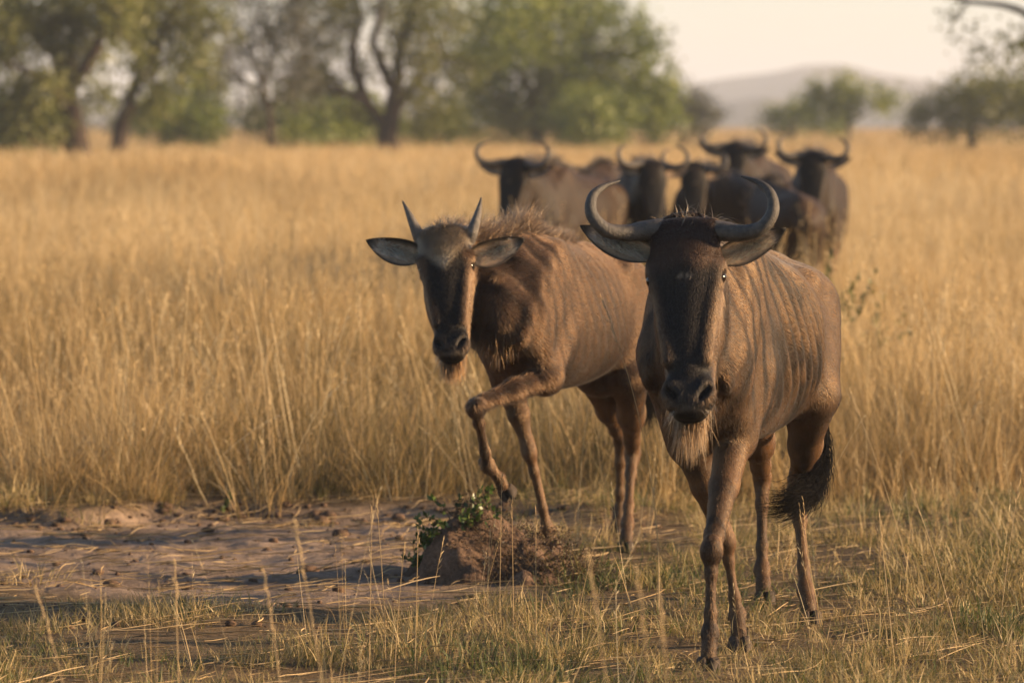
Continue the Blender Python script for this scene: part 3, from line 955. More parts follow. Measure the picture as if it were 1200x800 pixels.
# ------------------------------------------------------------------ the yearling that steps over the mound
SY = np.array((0.045, 15.28)); HY = np.array((0.365, 16.12))
FY = unit(SY - HY); FY3 = np.array((*FY, 0))
trunk_y = [(-1.03, 0.98, 0.82, 0.075), (-0.95, 1.075, 0.77, 0.135), (-0.80, 1.130, 0.70, 0.165), (-0.60, 1.140, 0.655, 0.19), (-0.40, 1.155, 0.635, 0.20), (-0.20, 1.175, 0.635, 0.19),
           (0.0, 1.195, 0.655, 0.165), (0.12, 1.155, 0.70, 0.14), (0.23, 1.06, 0.78, 0.10)]
legs_y = [
    [P(640, 443, 15.12), P(557, 474, 14.90), P(572, 546, 15.02), P(597, 580, 15.08)],
    [P(598, 452, 15.36), P(620, 527, 15.36), P(641, 618, 15.40), P(652, 658, 15.40)],
    [P(738, 440, 15.90), P(741, 530, 16.22), P(735, 614, 16.05), P(733, 646, 15.97)],
    [P(698, 440, 15.95), P(727, 515, 16.50), P(726, 598, 16.56), P(722, 629, 16.52)],
]
head_y = dict(poll=P(521, 275, 15.06), muzzle=P(530, 421, 14.86), side=unit((1, -0.12, -0.02)), front=np.array((0, -1, 0)), wide=1.03,
              mask_w=[0.05, 0.07, 0.092, 0.080, 0.068, 0.085, 0.09], brow=1.0, brow_v=2.3, brow_s=0.29, fleck=False)
horns_y = [
    (hl((494, 285, 15.06), (490, 275, 15.05), (482, 257, 15.06), (472, 236, 15.09)), [0.024, 0.0215, 0.0145, 0.003]),
    (hl((549, 283, 15.03), (553, 273, 15.02), (559, 254, 15.04), (564, 232, 15.07)), [0.024, 0.0215, 0.0145, 0.003]),
]
spec_y = dict(name='wildebeest', seed=8, scale=0.88, S=SY, F=FY, trunk=trunk_y, legs=legs_y, head=head_y, horns=horns_y, pal=CALF, hip_u=-0.82,
    neck=[(0.06, 0.93), (0.125, 0.21, 0.22), (0.105, 0.17, 0.18), (0.088, 0.13, 0.14), (0.072, 0.085, 0.10)],
    fwd=[unit(FY3 * 0.5 + np.array((0.5, 0, -0.75))), FY3, unit(FY3 + [0.2, 0, 0]), FY3], hoof_up=[unit(P(576, 552, 15.03) - P(597, 580, 15.08)), Z3, Z3, Z3],
    tail=[P(748, 320, 16.22), P(762, 360, 16.28), P(764, 410, 16.22), P(762, 450, 16.15)],
    tuft_path=[P(762, 445, 16.15), P(761, 465, 16.13), P(759, 482, 16.12), P(757, 500, 16.12)],
    ears=[dict(base=P(497, 303, 15.05), tip=P(429, 281, 15.08), up=np.array((0, 0, 1.)), front=np.array((0.3, -1, 0.1)), w=0.047),
          dict(base=P(549, 303, 15.02), tip=P(615, 279, 15.02), up=np.array((0, 0, 1.)), front=np.array((0.3, -1, 0.1)), w=0.047)],
    rib_gap=0.075, rib_amp=0.005, rib_shade=0.25, neck_hair=0.016, stripe=0.7, mottle=0.6, mane_n=5200, mane_len=0.095, mane_pale=0.35, mane_back=0.45, mane_up=1.2, mane_droop=0.7, hump=0.6, tuft_n=250,
    beard_n=2600, chin_share=0.7, chin_len=0.075, beard_len=0.07, throat_dark=0.5, tail_n=500, fur=300000, brow_hair=0.024, lift=0.33, horn_gain=1.5,
    grid=grid((-0.48, 14.72, 0.0), (0.75, 16.75, 1.30), 15.25, 0.0055, 0.0085),
    label='young wildebeest with short straight spike horns lifting a foreleg behind the dirt mound')
yearling = build_gnu(spec_y)
# ------------------------------------------------------------------ ground
def edge_y(x):
    x = np.asarray(x, float)
    p = np.stack((x * 1.1, x * 0 + 3.3, x * 0), -1)
    return 17.15 + 0.30 * fbm(p, 4, 51) + 0.9 * sstep(0.2, 1.6, x)
def bare(x, y):
    """1 on the trodden bare soil, 0 under grass"""
    x, y = np.asarray(x, float), np.asarray(y, float)
    p = np.stack((x * 1.6, y * 1.6, x * 0), -1)
    n = fbm(p, 3, 61)
    a = sstep(14.05, 14.75, y + 0.45 * n) * (1 - sstep(-0.10, 0.12, y - edge_y(x))) * (1 - sstep(-0.40, 0.35, x + 0.30 * n))
    return a
def ground_z(x, y):
    x, y = np.asarray(x, float), np.asarray(y, float)
    sh = x.shape
    xf, yf = x.ravel(), y.ravel()
    p = np.stack((xf, yf, xf * 0), -1)
    sc = 0.065 * sstep(-0.10, 0.07, yf - edge_y(xf)) * (1 - sstep(0.2, 1.2, xf))
    near = 1 - sstep(22, 40, yf)
    z = sc + near * (0.010 * fbm(p * 2.2, 3, 71) + 0.006 * np.maximum(0, fbm(p * 9, 2, 72))) + near * bare(xf, yf) * (0.016 * fbm(p * np.array((2.0, 5.0, 1)), 3, 73) + 0.006 * fbm(p * 14, 2, 75))
    z = z + sstep(60, 400, yf) * 0.15 * fbm(p * 0.02, 2, 74)
    return z.reshape(sh)
gy = np.r_[np.arange(-30, 9, 1.5), np.arange(9, 18.5, 0.022), np.geomspace(18.5, 6000, 90)]
gx = np.r_[-np.geomspace(4000, 2.6, 45), np.arange(-2.58, 2.58, 0.03), np.geomspace(2.6, 4000, 45)]
X, Y = np.meshgrid(gx, gy, indexing='ij')
Zg = ground_z(X, Y)
nxg, nyg = X.shape
ids = np.arange(nxg * nyg).reshape(nxg, nyg)
gF = np.stack((ids[:-1, :-1], ids[1:, :-1], ids[1:, 1:], ids[:-1, 1:]), -1).reshape(-1, 4)
m, nt, bs = material('savanna_soil')
n1 = noise_tex(nt, 1.7, 5, 0.6)
n2 = noise_tex(nt, 22, 6, 0.7)
n3 = noise_tex(nt, 170, 3, 0.6)
at = N(nt, 'ShaderNodeAttribute', attribute_name='Col')
soil = ramp(nt, n1.outputs[0], [(0.34, (0.17, 0.128, 0.100)), (0.62, (0.34, 0.255, 0.195))])
fleck = ramp(nt, n2.outputs[0], [(0.30, (0.45, 0.45, 0.45)), (0.62, (1.15, 1.13, 1.1))])
c = mixc(nt, 1.0, soil.outputs[0], fleck.outputs[0], 'MULTIPLY')
turf = ramp(nt, n2.outputs[0], [(0.32, (0.060, 0.043, 0.028)), (0.68, (0.20, 0.14, 0.078))])
c = mixc(nt, at.outputs[0], c, turf.outputs[0])
nt.links.new(c, bs.inputs['Base Color'])
bs.inputs['Roughness'].default_value = 0.95
bs.inputs['Specular IOR Level'].default_value = 0.1
hgt = mixc(nt, 0.35, n2.outputs[0], n3.outputs[0])
bump(nt, bs, hgt, 0.9, 0.02)
me = new_mesh('ground', np.stack((X.ravel(), Y.ravel(), Zg.ravel()), -1), gF, m)
tf = 1 - bare(X.ravel(), Y.ravel())
set_col(me, np.repeat(tf[:, None], 3, 1))
tag(link('ground', me), kind='structure')

# ------------------------------------------------------------------ grass
rg = np.random.default_rng(12)
def leaf_material(name, stops, trans=0.35, rough=0.6, inst=True, var=0.75, grad=None):
    m = bpy.data.materials.new(name); m.use_nodes = True
    nt = m.node_tree; nt.nodes.clear()
    out = N(nt, 'ShaderNodeOutputMaterial')
    at = N(nt, 'ShaderNodeAttribute', attribute_name='Col')
    r = ramp(nt, None, stops)
    if inst:
        ti = N(nt, 'ShaderNodeAttribute', attribute_name='tint', attribute_type='INSTANCER')
        mm = N(nt, 'ShaderNodeMath', operation='ADD'); nt.links.new(ti.outputs['Fac'], mm.inputs[0])
        m2 = N(nt, 'ShaderNodeMath', operation='MULTIPLY_ADD'); nt.links.new(at.outputs['Fac'], m2.inputs[0]); m2.inputs[1].default_value = var; m2.inputs[2].default_value = -var * 0.5
        nt.links.new(m2.outputs[0], mm.inputs[1]); nt.links.new(mm.outputs[0], r.inputs[0])
    else:
        nt.links.new(at.outputs['Fac'], r.inputs[0])
    col = r.outputs[0]
    d = N(nt, 'ShaderNodeBsdfDiffuse'); t = N(nt, 'ShaderNodeBsdfTranslucent'); mx = N(nt, 'ShaderNodeMixShader'); mx.inputs[0].default_value = trans
    g = N(nt, 'ShaderNodeBsdfGlossy'); g.inputs['Roughness'].default_value = rough
    mg = N(nt, 'ShaderNodeMixShader'); mg.inputs[0].default_value = 0.035
    nt.links.new(col, d.inputs[0]); nt.links.new(col, t.inputs[0])
    nt.links.new(d.outputs[0], mx.inputs[1]); nt.links.new(t.outputs[0], mx.inputs[2])
    nt.links.new(mx.outputs[0], mg.inputs[1]); nt.links.new(g.outputs[0], mg.inputs[2])
    nt.links.new(mg.outputs[0], out.inputs[0])
    return m
M_DRY = leaf_material('dry_grass', trans=0.42, stops=[(0.0, (0.115, 0.09, 0.036)), (0.22, (0.23, 0.17, 0.066)), (0.5, (0.46, 0.30, 0.122)), (0.8, (0.64, 0.46, 0.225)), (1.0, (0.70, 0.56, 0.33))])
M_TURF = leaf_material('short_turf', [(0.0, (0.045, 0.065, 0.014)), (0.3, (0.10, 0.125, 0.03)), (0.5, (0.22, 0.18, 0.06)), (0.8, (0.38, 0.27, 0.11)), (1.0, (0.50, 0.38, 0.19))])
M_STRAW = leaf_material('straw', [(0.0, (0.16, 0.11, 0.055)), (0.5, (0.42, 0.29, 0.14)), (1.0, (0.62, 0.46, 0.26))], 0.15, inst=False)

def blades(n, rad, h0, h1, w, lean, bend, seg=4, rng=rg, culm=0, culm_h=(0.8, 1.05), tone=(0.0, 1.0)):
    """verts, quads, tone of n curved tapering blades and some stalks with seed heads"""
    V, F, C = [], [], []
    def ribbon(p0, az, h, w, ln, bd, tn, seg, wprof):
        o = sum(len(v) for v in V)
        d = np.array((math.cos(az), math.sin(az), 0)); sd = np.array((-d[1], d[0], 0))
        tw = rng.uniform(-1.2, 1.2); sd = sd * math.cos(tw) + d * math.sin(tw)
        t = np.linspace(0, 1, seg + 1)
        c = p0 + d * ((ln * t + bd * t ** 2.3) * h)[:, None] + Z3 * (h * (t - 0.42 * (abs(bd) + 0.4 * ln) * t ** 2.5))[:, None]
        ww = w * wprof(t)
        v = np.empty((2 * (seg + 1), 3)); v[0::2] = c - sd * ww[:, None]; v[1::2] = c + sd * ww[:, None]
        V.append(v); C.append(np.full(len(v), tn))
        for i in range(seg):
            F.append((o + 2 * i, o + 2 * i + 1, o + 2 * i + 3, o + 2 * i + 2))
        return c
    for _ in range(n):
        a = rng.uniform(0, 2 * math.pi); r = rad * math.sqrt(rng.random())
        p0 = np.array((r * math.cos(a), r * math.sin(a), 0))
        ribbon(p0, a + rng.normal(0, 0.9), rng.uniform(h0, h1), w * rng.uniform(0.6, 1.3), abs(rng.normal(0, lean)), abs(rng.normal(0, bend)), rng.uniform(*tone), seg, lambda t: (1 - t ** 1.7) * 0.5 + 0.02)
    for _ in range(culm):
        a = rng.uniform(0, 2 * math.pi); r = rad * 0.8 * math.sqrt(rng.random())
        p0 = np.array((r * math.cos(a), r * math.sin(a), 0)); tn = rng.uniform(0.45, 1.1)
        c = ribbon(p0, a, rng.uniform(*culm_h), w * 0.62, abs(rng.normal(0, lean * 0.5)), abs(rng.normal(0, bend * 0.4)), tn, seg + 1, lambda t: 0.5 - 0.2 * t)
        tip, dr = c[-1], unit(c[-1] - c[-2])
        for k in range(7):                                     # seed head
            o = sum(len(v) for v in V)
            b = tip - dr * 0.018 * k * rng.uniform(0.8, 1.2)
            s = unit(rng.normal(0, 1, 3)); e = unit(dr * 0.9 + s * 0.55)
            q = np.cross(e, unit(rng.normal(0, 1, 3))); L = rng.uniform(0.014, 0.032); ww = w * 0.55
            V.append(np.array((b, b + e * L * 0.5 + q * ww, b + e * L, b + e * L * 0.5 - q * ww))); C.append(np.full(4, tn + 0.1)); F.append((o, o + 1, o + 2, o + 3))
    return np.concatenate(V), np.array(F), np.concatenate(C)

def clump_collection(name, mat, specs):
    col = bpy.data.collections.new(name)
    for i, kw in enumerate(specs):
        v, f, c = blades(**kw)
        me = new_mesh('%s_%d' % (name, i), v, f, mat, smooth=False)
        set_col(me, np.repeat(np.clip(c, 0, 1.2)[:, None], 3, 1))
        o = bpy.data.objects.new('%s_%d' % (name, i), me)
        col.objects.link(o)
    return col

def scatter(name, label, pts, scl, rot, tint, idx, col):
    """one object of uncountable stuff: points with geometry-node instances of the clumps"""
    me = bpy.data.meshes.new(name)
    me.vertices.add(len(pts)); me.vertices.foreach_set('co', np.asarray(pts, np.float32).ravel())
    for nm, ty, arr, key in (('scl', 'FLOAT_VECTOR', scl, 'vector'), ('rot', 'FLOAT_VECTOR', rot, 'vector'), ('tint', 'FLOAT', tint, 'value'), ('pick', 'INT', idx, 'value')):
        a = me.attributes.new(nm, ty, 'POINT'); a.data.foreach_set(key, np.asarray(arr, np.int32 if ty == 'INT' else np.float32).ravel())
    o = link(name, me)
    ng = bpy.data.node_groups.new(name + '_nodes', 'GeometryNodeTree')
    ng.interface.new_socket('Geometry', in_out='INPUT', socket_type='NodeSocketGeometry')
    ng.interface.new_socket('Geometry', in_out='OUTPUT', socket_type='NodeSocketGeometry')
    gi, go = ng.nodes.new('NodeGroupInput'), ng.nodes.new('NodeGroupOutput')
    ip = ng.nodes.new('GeometryNodeInstanceOnPoints')
    ci = ng.nodes.new('GeometryNodeCollectionInfo'); ci.inputs['Collection'].default_value = col
    ci.inputs['Separate Children'].default_value = True; ci.inputs['Reset Children'].default_value = True
    ng.links.new(gi.outputs[0], ip.inputs['Points']); ng.links.new(ci.outputs[0], ip.inputs['Instance'])
    ip.inputs['Pick Instance'].default_value = True
    def named(n, ty):
        x = ng.nodes.new('GeometryNodeInputNamedAttribute'); x.data_type = ty; x.inputs['Name'].default_value = n
        return [s for s in x.outputs if s.enabled and s.name == 'Attribute'][0]
    ng.links.new(named('pick', 'INT'), ip.inputs['Instance Index'])
    e2r = ng.nodes.new('FunctionNodeEulerToRotation'); ng.links.new(named('rot', 'FLOAT_VECTOR'), e2r.inputs[0]); ng.links.new(e2r.outputs[0], ip.inputs['Rotation'])
    ng.links.new(named('scl', 'FLOAT_VECTOR'), ip.inputs['Scale'])
    ng.links.new(ip.outputs[0], go.inputs[0])
    md = o.modifiers.new('scatter', 'NODES'); md.node_group = ng
    tag(o, label, 'grass', kind='stuff')
    return o

tall_col = clump_collection('tall_clump', M_DRY, [dict(n=40, rad=0.13, h0=0.10, h1=hh, w=0.0040, lean=0.34, bend=0.42, culm=int(k), culm_h=(0.5, 0.98)) for k, hh in ((1, .5), (2, .45), (0, .4), (3, .6), (1, .42), (0, .55), (2, .36), (0, .48))] +
    [dict(n=190, rad=0.30, h0=0.10, h1=hh, w=0.0042, lean=0.36, bend=0.45, culm=int(k), culm_h=(0.45, 0.85)) for k, hh in ((6, .5), (10, .44), (3, .55), (14, .4), (5, .6), (2, .46))])
far_col = clump_collection('far_clump', M_DRY, [dict(n=60, rad=0.34, h0=0.30, h1=0.80, w=0.013, lean=0.18, bend=0.25, culm=5, seg=3) for k in range(6)])
stem_col = clump_collection('stem_clump', M_DRY, [dict(n=5, rad=0.24, h0=0.12, h1=0.35, w=0.0055, lean=0.6, bend=0.4, culm=9, culm_h=(0.25, hh), seg=4, tone=(0.6, 1.1)) for hh in (0.62, 0.8, 0.5, 0.95)])
turf_col = clump_collection('turf_clump', M_TURF, [dict(n=110, rad=0.16, h0=0.015, h1=hh, w=0.0034, lean=0.5, bend=0.5, seg=3) for hh in (0.06, 0.08, 0.10, 0.12, 0.07, 0.15)])
wisp_col = clump_collection('wisp_clump', M_DRY, [dict(n=4, rad=0.04, h0=0.10, h1=0.32, w=0.003, lean=0.22, bend=0.3, culm=k, culm_h=(0.28, 0.62), seg=4) for k in (1, 2, 1, 3)])

def field(y0, y1, dens, margin, rng=rg):
    n = int((y1 - y0) * 2 * (0.12 * (y0 + y1) / 2 + margin) * dens)
    y = y0 + (y1 - y0) * rng.random(n); hw = 0.12 * y + margin
    x = rng.uniform(-1, 1, n) * hw
    return x, y
def tint_field(x, y):
    p = np.stack((x * 0.55, y * 0.30, x * 0), -1)
    q = np.stack((x * 0.16, y * 0.22, x * 0), -1)
    return 0.45 + 0.15 * fbm(p, 3, 91) + 0.30 * fbm(q, 2, 92) + rg.normal(0, 0.11, len(x))
# tall dry grass behind the animals
x, y = field(16.9, 34, 58, 1.6)
x2, y2 = field(34, 62, 26, 2.5)
x, y = np.r_[x, x2], np.r_[y, y2]
pat = fbm(np.stack((x * 0.8, y * 0.5, x * 0), -1), 3, 95)
keep = (y > edge_y(x) + 0.04 + 0.16 * rg.random(len(x)) - np.where(rg.random(len(x)) < 0.10, 0.28, 0.0))
keep &= rg.random(len(x)) < np.clip(0.30 + 0.75 * sstep(-0.1, 1.5, y - edge_y(x)) + 0.55 * pat, 0.10, 1)
big = y > edge_y(x) + 0.8
keep &= ~big | (rg.random(len(x)) < 0.20)
x, y, pat, big = x[keep], y[keep], pat[keep], big[keep]
hs_ = (0.58 + 0.22 * sstep(0.0, 1.2, y - edge_y(x)) + 0.28 * sstep(19.5, 24, y) + 0.12 * sstep(36, 42, y) + 0.30 * pat + rg.normal(0, 0.16, len(x))).clip(0.3, 1.25)
n = len(x)
z = ground_z(x, y) - 0.01
scatter('tall_grass', 'tall golden dry grass filling the plain behind the animals', np.stack((x, y, z), -1), np.stack((hs_ * 1.05, hs_ * 1.05, hs_), -1),
        np.stack((rg.normal(0, 0.10, n), rg.normal(0, 0.10, n), rg.uniform(0, 6.28, n)), -1), tint_field(x, y), np.where(big, rg.integers(8, 14, n), rg.integers(0, 8, n)), tall_col)
x, y = field(17.0, 25, 9, 1.6)
k = (y > edge_y(x) + 0.1) & (rg.random(len(x)) < 0.55 + 0.5 * fbm(np.stack((x * 1.1, y * 0.9, x * 0), -1), 2, 96))
x, y = x[k], y[k]; n = len(x); s_ = rg.uniform(0.6, 1.15, n)
scatter('broken_stems', 'pale broken and leaning grass stems scattered through the near edge of the tall grass', np.stack((x, y, ground_z(x, y) - 0.01), -1), np.stack((s_, s_, s_), -1),
        np.stack((rg.normal(0, 0.2, n), rg.normal(0, 0.2, n), rg.uniform(0, 6.28, n)), -1), rg.normal(0.68, 0.12, n), rg.integers(0, 4, n), stem_col)
# farther grass
x, y = field(60, 150, 7, 4); xb, yb = field(150, 420, 0.9, 12)
sc_ = np.r_[rg.uniform(0.75, 1.15, len(x)), rg.uniform(0.9, 1.4, len(xb))]; wd_ = np.r_[np.full(len(x), 1.0), np.full(len(xb), 2.6)]
x, y = np.r_[x, xb], np.r_[y, yb]; n = len(x)
scatter('distant_grass', 'golden grass of the far plain running to the tree line', np.stack((x, y, ground_z(x, y) - 0.01), -1), np.stack((sc_ * wd_, sc_ * wd_, sc_), -1),
        np.stack((np.zeros(n), np.zeros(n), rg.uniform(0, 6.28, n)), -1), tint_field(x, y) + 0.02, rg.integers(0, 6, n), far_col)
# short trampled turf round the animals
x, y = field(8.6, 17.9, 55, 0.6)
pat = fbm(np.stack((x * 1.9, y * 1.9, x * 0), -1), 3, 97)
b = bare(x, y)
pr = (0.48 + 0.6 * pat + 0.2 * sstep(-0.2, 1.2, x)) * (1 - 0.985 * sstep(0.05, 0.6, b))
pr = np.maximum(pr, 0.55 * np.exp(-((y - edge_y(x) + 0.03) / 0.09) ** 2) * (0.6 + pat))
k = rg.random(len(x)) < pr
x, y, pat = x[k], y[k], pat[k]; n = len(x)
green = fbm(np.stack((x * 1.3 + 7, y * 1.3, x * 0), -1), 3, 99)
s_ = rg.uniform(0.5, 1.05, n) * (1 + 0.45 * sstep(0.9, 1.8, x) * sstep(13, 15, y))
scatter('short_grass', 'short trampled green and straw coloured turf around the hooves', np.stack((x, y, ground_z(x, y) - 0.004), -1), np.stack((s_, s_, s_), -1),
        np.stack((rg.normal(0, 0.2, n), rg.normal(0, 0.2, n), rg.uniform(0, 6.28, n)), -1), (0.68 - 0.38 * sstep(0.15, 0.7, green) + rg.normal(0, 0.15, n)), rg.integers(0, 6, n), turf_col)
# thin wisps of taller dry grass in front and between
x, y = field(8.4, 18.2, 7.5, 0.6)
dens = 0.20 + 1.1 * sstep(0.7, 1.3, x) * sstep(13.2, 16.5, y) + 0.70 * (1 - sstep(10.5, 13.2, y)) * (0.35 + sstep(-0.9, -0.2, x) * (1 - sstep(0.05, 0.25, x)))
k = (rg.random(len(x)) < dens * (1 - 0.9 * bare(x, y)))
x, y = x[k], y[k]; n = len(x)
s_ = rg.uniform(0.55, 1.05, n) * (1 - 0.25 * (y < 11))
scatter('wispy_grass', 'thin scattered wisps of dry grass on the trampled ground', np.stack((x, y, ground_z(x, y) - 0.004), -1), np.stack((s_, s_, s_), -1),
        np.stack((rg.normal(0, 0.18, n), rg.normal(0, 0.18, n), rg.uniform(0, 6.28, n)), -1), rg.normal(0.62, 0.12, n), rg.integers(0, 4, n), wisp_col)
# straw lying about
n = 4200
x, y = rg.uniform(-2.4, 2.6, n), rg.uniform(10.2, 17.6, n)
L = np.where(rg.random(n) < 0.8, rg.uniform(0.03, 0.14, n), rg.uniform(0.15, 0.42, n))[:, None]
a = rg.normal(0.15, 0.7, n)[:, None]; w = rg.uniform(0.0010, 0.0026, n); cv = rg.normal(0, 0.25, n)[:, None]
t = np.linspace(-0.5, 0.5, 5)[None, :]
sx = x[:, None] + L * (t * np.cos(a) - cv * t ** 2 * np.sin(a)); sy = y[:, None] + L * (t * np.sin(a) + cv * t ** 2 * np.cos(a))
sz = ground_z(sx, sy) + 0.006 + np.abs(rg.normal(0, 0.010, (n, 1))) + 0.10 * L * (t + 0.5) * rg.random((n, 1))
V, F, C = [], [], []
for i in range(n):
    v, f = tube(np.stack((sx[i], sy[i], sz[i]), -1), w[i] * np.array((0.7, 1, 1, 0.9, 0.4)), 3)
    F.append(f + 15 * i); V.append(v); C.append(np.full(15, rg.random()))
me = new_mesh('straw_litter', np.concatenate(V), np.concatenate(F), M_STRAW)
set_col(me, np.repeat(np.concatenate(C)[:, None], 3, 1))
tag(link('straw_litter', me), 'loose bits of straw strewn over the bare soil', 'straw', kind='stuff')
# clods of earth
M_CLOD = plain_material('dark_soil_clod', (0.105, 0.068, 0.047), 0.95, 0.1, 60, 0.4)
n = 620
V, F = [], []
sv, sf = sphere_mesh((0, 0, 0), 1.0, 7, 5)
xx = np.where(rg.random(n) < 0.45, rg.uniform(-2.4, 0.1, n), rg.uniform(-2.4, 0.6, n))
yy = np.where(rg.random(n) < 0.45, edge_y(xx) - np.abs(rg.normal(0, 0.16, n)) + 0.04, rg.uniform(13.4, 17.2, n))
zz = ground_z(xx, yy)
for i in range(n):
    r = 0.004 + 0.014 * rg.random() ** 3 + (0.012 if rg.random() < 0.06 else 0)
    v = sv * (1 + 0.35 * vnoise(sv * 1.7 + i * 7.3, 5)[:, None]) * r * np.array((rg.uniform(0.9, 1.6), rg.uniform(0.9, 1.4), 0.75))
    V.append(v + np.array((xx[i], yy[i], zz[i] + r * 0.35))); F.append(sf + i * len(sv))
me = new_mesh('soil_clods', np.concatenate(V), np.concatenate(F), M_CLOD)
tag(link('soil_clods', me), 'crumbled dark clods of earth on the bare patch', 'soil', kind='stuff')

# ------------------------------------------------------------------ mound with plants
M_MOUND, nt, bs = material('mound_soil')
n1 = noise_tex(nt, 9, 5, 0.65); n2 = noise_tex(nt, 70, 4, 0.7)
c = ramp(nt, n1.outputs[0], [(0.3, (0.075, 0.050, 0.036)), (0.7, (0.165, 0.11, 0.078))])
c = mixc(nt, 1.0, c.outputs[0], ramp(nt, n2.outputs[0], [(0.3, (0.6, 0.6, 0.6)), (0.65, (1.15, 1.12, 1.1))]).outputs[0], 'MULTIPLY')
nt.links.new(c, bs.inputs['Base Color']); bs.inputs['Roughness'].default_value = 0.95; bs.inputs['Specular IOR Level'].default_value = 0.1
bump(nt, bs, mixc(nt, 0.5, n1.outputs[0], n2.outputs[0]), 0.9, 0.02)
MC = np.array((-0.085, 14.98))
def mound_h(x, y):
    dx, dy = x - MC[0], y - MC[1]
    p = np.stack((x * 7, y * 7, x * 0), -1); nn = fbm(p, 3, 111)
    r1 = np.sqrt(((dx + 0.085) / 0.185) ** 2 + (dy / 0.24) ** 2) * (1 + 0.22 * nn)     # steep left knob
    r2 = np.sqrt(((dx - 0.10) / 0.27) ** 2 + (dy / 0.24) ** 2) * (1 + 0.22 * nn)        # long right slope
    h1 = 0.225 * (1 - sstep(0.38, 1.12, r1)); h2 = 0.150 * (1 - sstep(0.15, 1.15, r2))
    return np.maximum(h1, h2) + 0.3 * np.minimum(h1, h2) + 0.034 * fbm(p * 1.8, 4, 113) - 0.022
mx_, my_ = np.meshgrid(np.linspace(-0.42, 0.36, 90), np.linspace(14.66, 15.30, 74), indexing='ij')
mz_ = mound_h(mx_.ravel(), my_.ravel())
edge = np.minimum.reduce([mx_ - mx_.min(), mx_.max() - mx_, my_ - my_.min(), my_.max() - my_]).ravel()
mz_ = np.where(edge < 0.01, -0.05, mz_)
ids = np.arange(mx_.size).reshape(mx_.shape)
mo = empty('dirt_mound', (MC[0], MC[1], 0))
me = new_mesh('mound_soil', np.stack((mx_.ravel() - MC[0], my_.ravel() - MC[1], mz_), -1), np.stack((ids[:-1, :-1], ids[1:, :-1], ids[1:, 1:], ids[:-1, 1:]), -1).reshape(-1, 4), M_MOUND)
link('soil', me, mo)
tag(mo, 'low eroded dirt mound with a steep bare side, plants growing on top', 'mound')
def soil_top(x, y):
    return max(float(mound_h(np.array([x]), np.array([y]))[0]) if -0.42 < x < 0.36 and 14.66 < y < 15.30 else -1, float(ground_z(np.array([x]), np.array([y]))[0]))

M_LEAF = leaf_material('shrub_leaf', [(0.0, (0.020, 0.040, 0.008)), (0.5, (0.055, 0.095, 0.020)), (1.0, (0.13, 0.17, 0.04))], 0.3, 0.35, inst=False)
M_DRYLEAF = leaf_material('withered_leaf', [(0.0, (0.032, 0.022, 0.013)), (0.5, (0.085, 0.055, 0.030)), (0.85, (0.15, 0.10, 0.055)), (1.0, (0.10, 0.11, 0.035))], 0.2, inst=False)
M_TWIG = plain_material('twig_bark', (0.10, 0.066, 0.042), 0.85, 0.2, 90)
def leaf_quads(pos, dirs, L, W, rng):
    """two-triangle folded leaves: 4 corners each"""
    n = len(pos)
    d = dirs / (np.linalg.norm(dirs, axis=1)[:, None] + 1e-9)
    s = np.cross(d, rng.normal(0, 1, (n, 3))); s /= np.linalg.norm(s, axis=1)[:, None] + 1e-9
    L = np.broadcast_to(L, (n,))[:, None]; W = np.broadcast_to(W, (n,))[:, None]
    nn = np.cross(d, s) * W * 0.35
    v = np.stack((pos, pos + d * L * 0.5 + s * W + nn, pos + d * L, pos + d * L * 0.5 - s * W + nn), 1).reshape(-1, 3)
    f = np.arange(4 * n).reshape(-1, 4)
    return v, f
def shrub(name, label, loc, spread, height, nst, leaf, leaf_n, mat, rng, soil=None, up=0.8, cat='shrub', twig_r=0.0022, each=0, leaf_from=0.25):
    loc = np.asarray(loc, float)
    root = empty(name, tuple(loc))
    V, F, LP, LD, o = [], [], [], [], 0
    for i in range(nst):
        a = rng.uniform(0, 6.283); r = spread * math.sqrt(rng.random()) * 0.75
        bx, by = loc[0] + r * math.cos(a), loc[1] + r * math.sin(a) * 0.7
        bz = (soil(bx, by) if soil else loc[2]) - 0.01
        p = np.array((bx, by, bz)); d = unit((math.cos(a) * (1 - up) * 1.4, math.sin(a) * (1 - up) * 1.4, up)) ; d = unit(d + rng.normal(0, 0.25, 3))
        hL = height * rng.uniform(0.5, 1.1); pts = [p]
        for k in range(5):
            d = unit(d + rng.normal(0, 0.22, 3)); pts.append(pts[-1] + d * hL / 5)
        v, f = tube(pts, np.linspace(twig_r, twig_r * 0.35, 6), 4)
        V.append(v - loc); F.append(f + o); o += len(v)
        for k in range(leaf_n):
            t = rng.uniform(leaf_from, 1.0) * 5; j = min(int(t), 4)
            q = pts[j] + (pts[j + 1] - pts[j]) * (t - j)
            LP.append(q - loc); LD.append(unit(rng.normal(0, 0.8, 3) + d * 0.5 + Z3 * 0.35))
    tag(link('stems', new_mesh('stems', np.concatenate(V), np.concatenate(F), M_TWIG), root), kind='stuff')
    LP, LD = np.array(LP), np.array(LD); n = len(LP)
    ll = leaf * rng.uniform(0.6, 1.2, n)
    big = min(each, n)
    v, f = leaf_quads(LP[big:], LD[big:], ll[big:], ll[big:] * 0.27, rng)
    me = new_mesh('foliage', v, f, mat, smooth=False)
    set_col(me, np.repeat(np.repeat(np.clip(rng.normal(0.5, 0.25, n - big), 0, 1), 4)[:, None], 3, 1))
    tag(link('foliage', me, root), kind='stuff')
    tag(root, label, cat)
    return root
rs = np.random.default_rng(5)
shrub('leafy_shrub', 'small green leafy shrub sprouting from the top of the dirt mound', (-0.20, 14.95, soil_top(-0.20, 14.95)), 0.17, 0.12, 34, 0.026, 14, M_LEAF, rs, soil_top, 0.6)
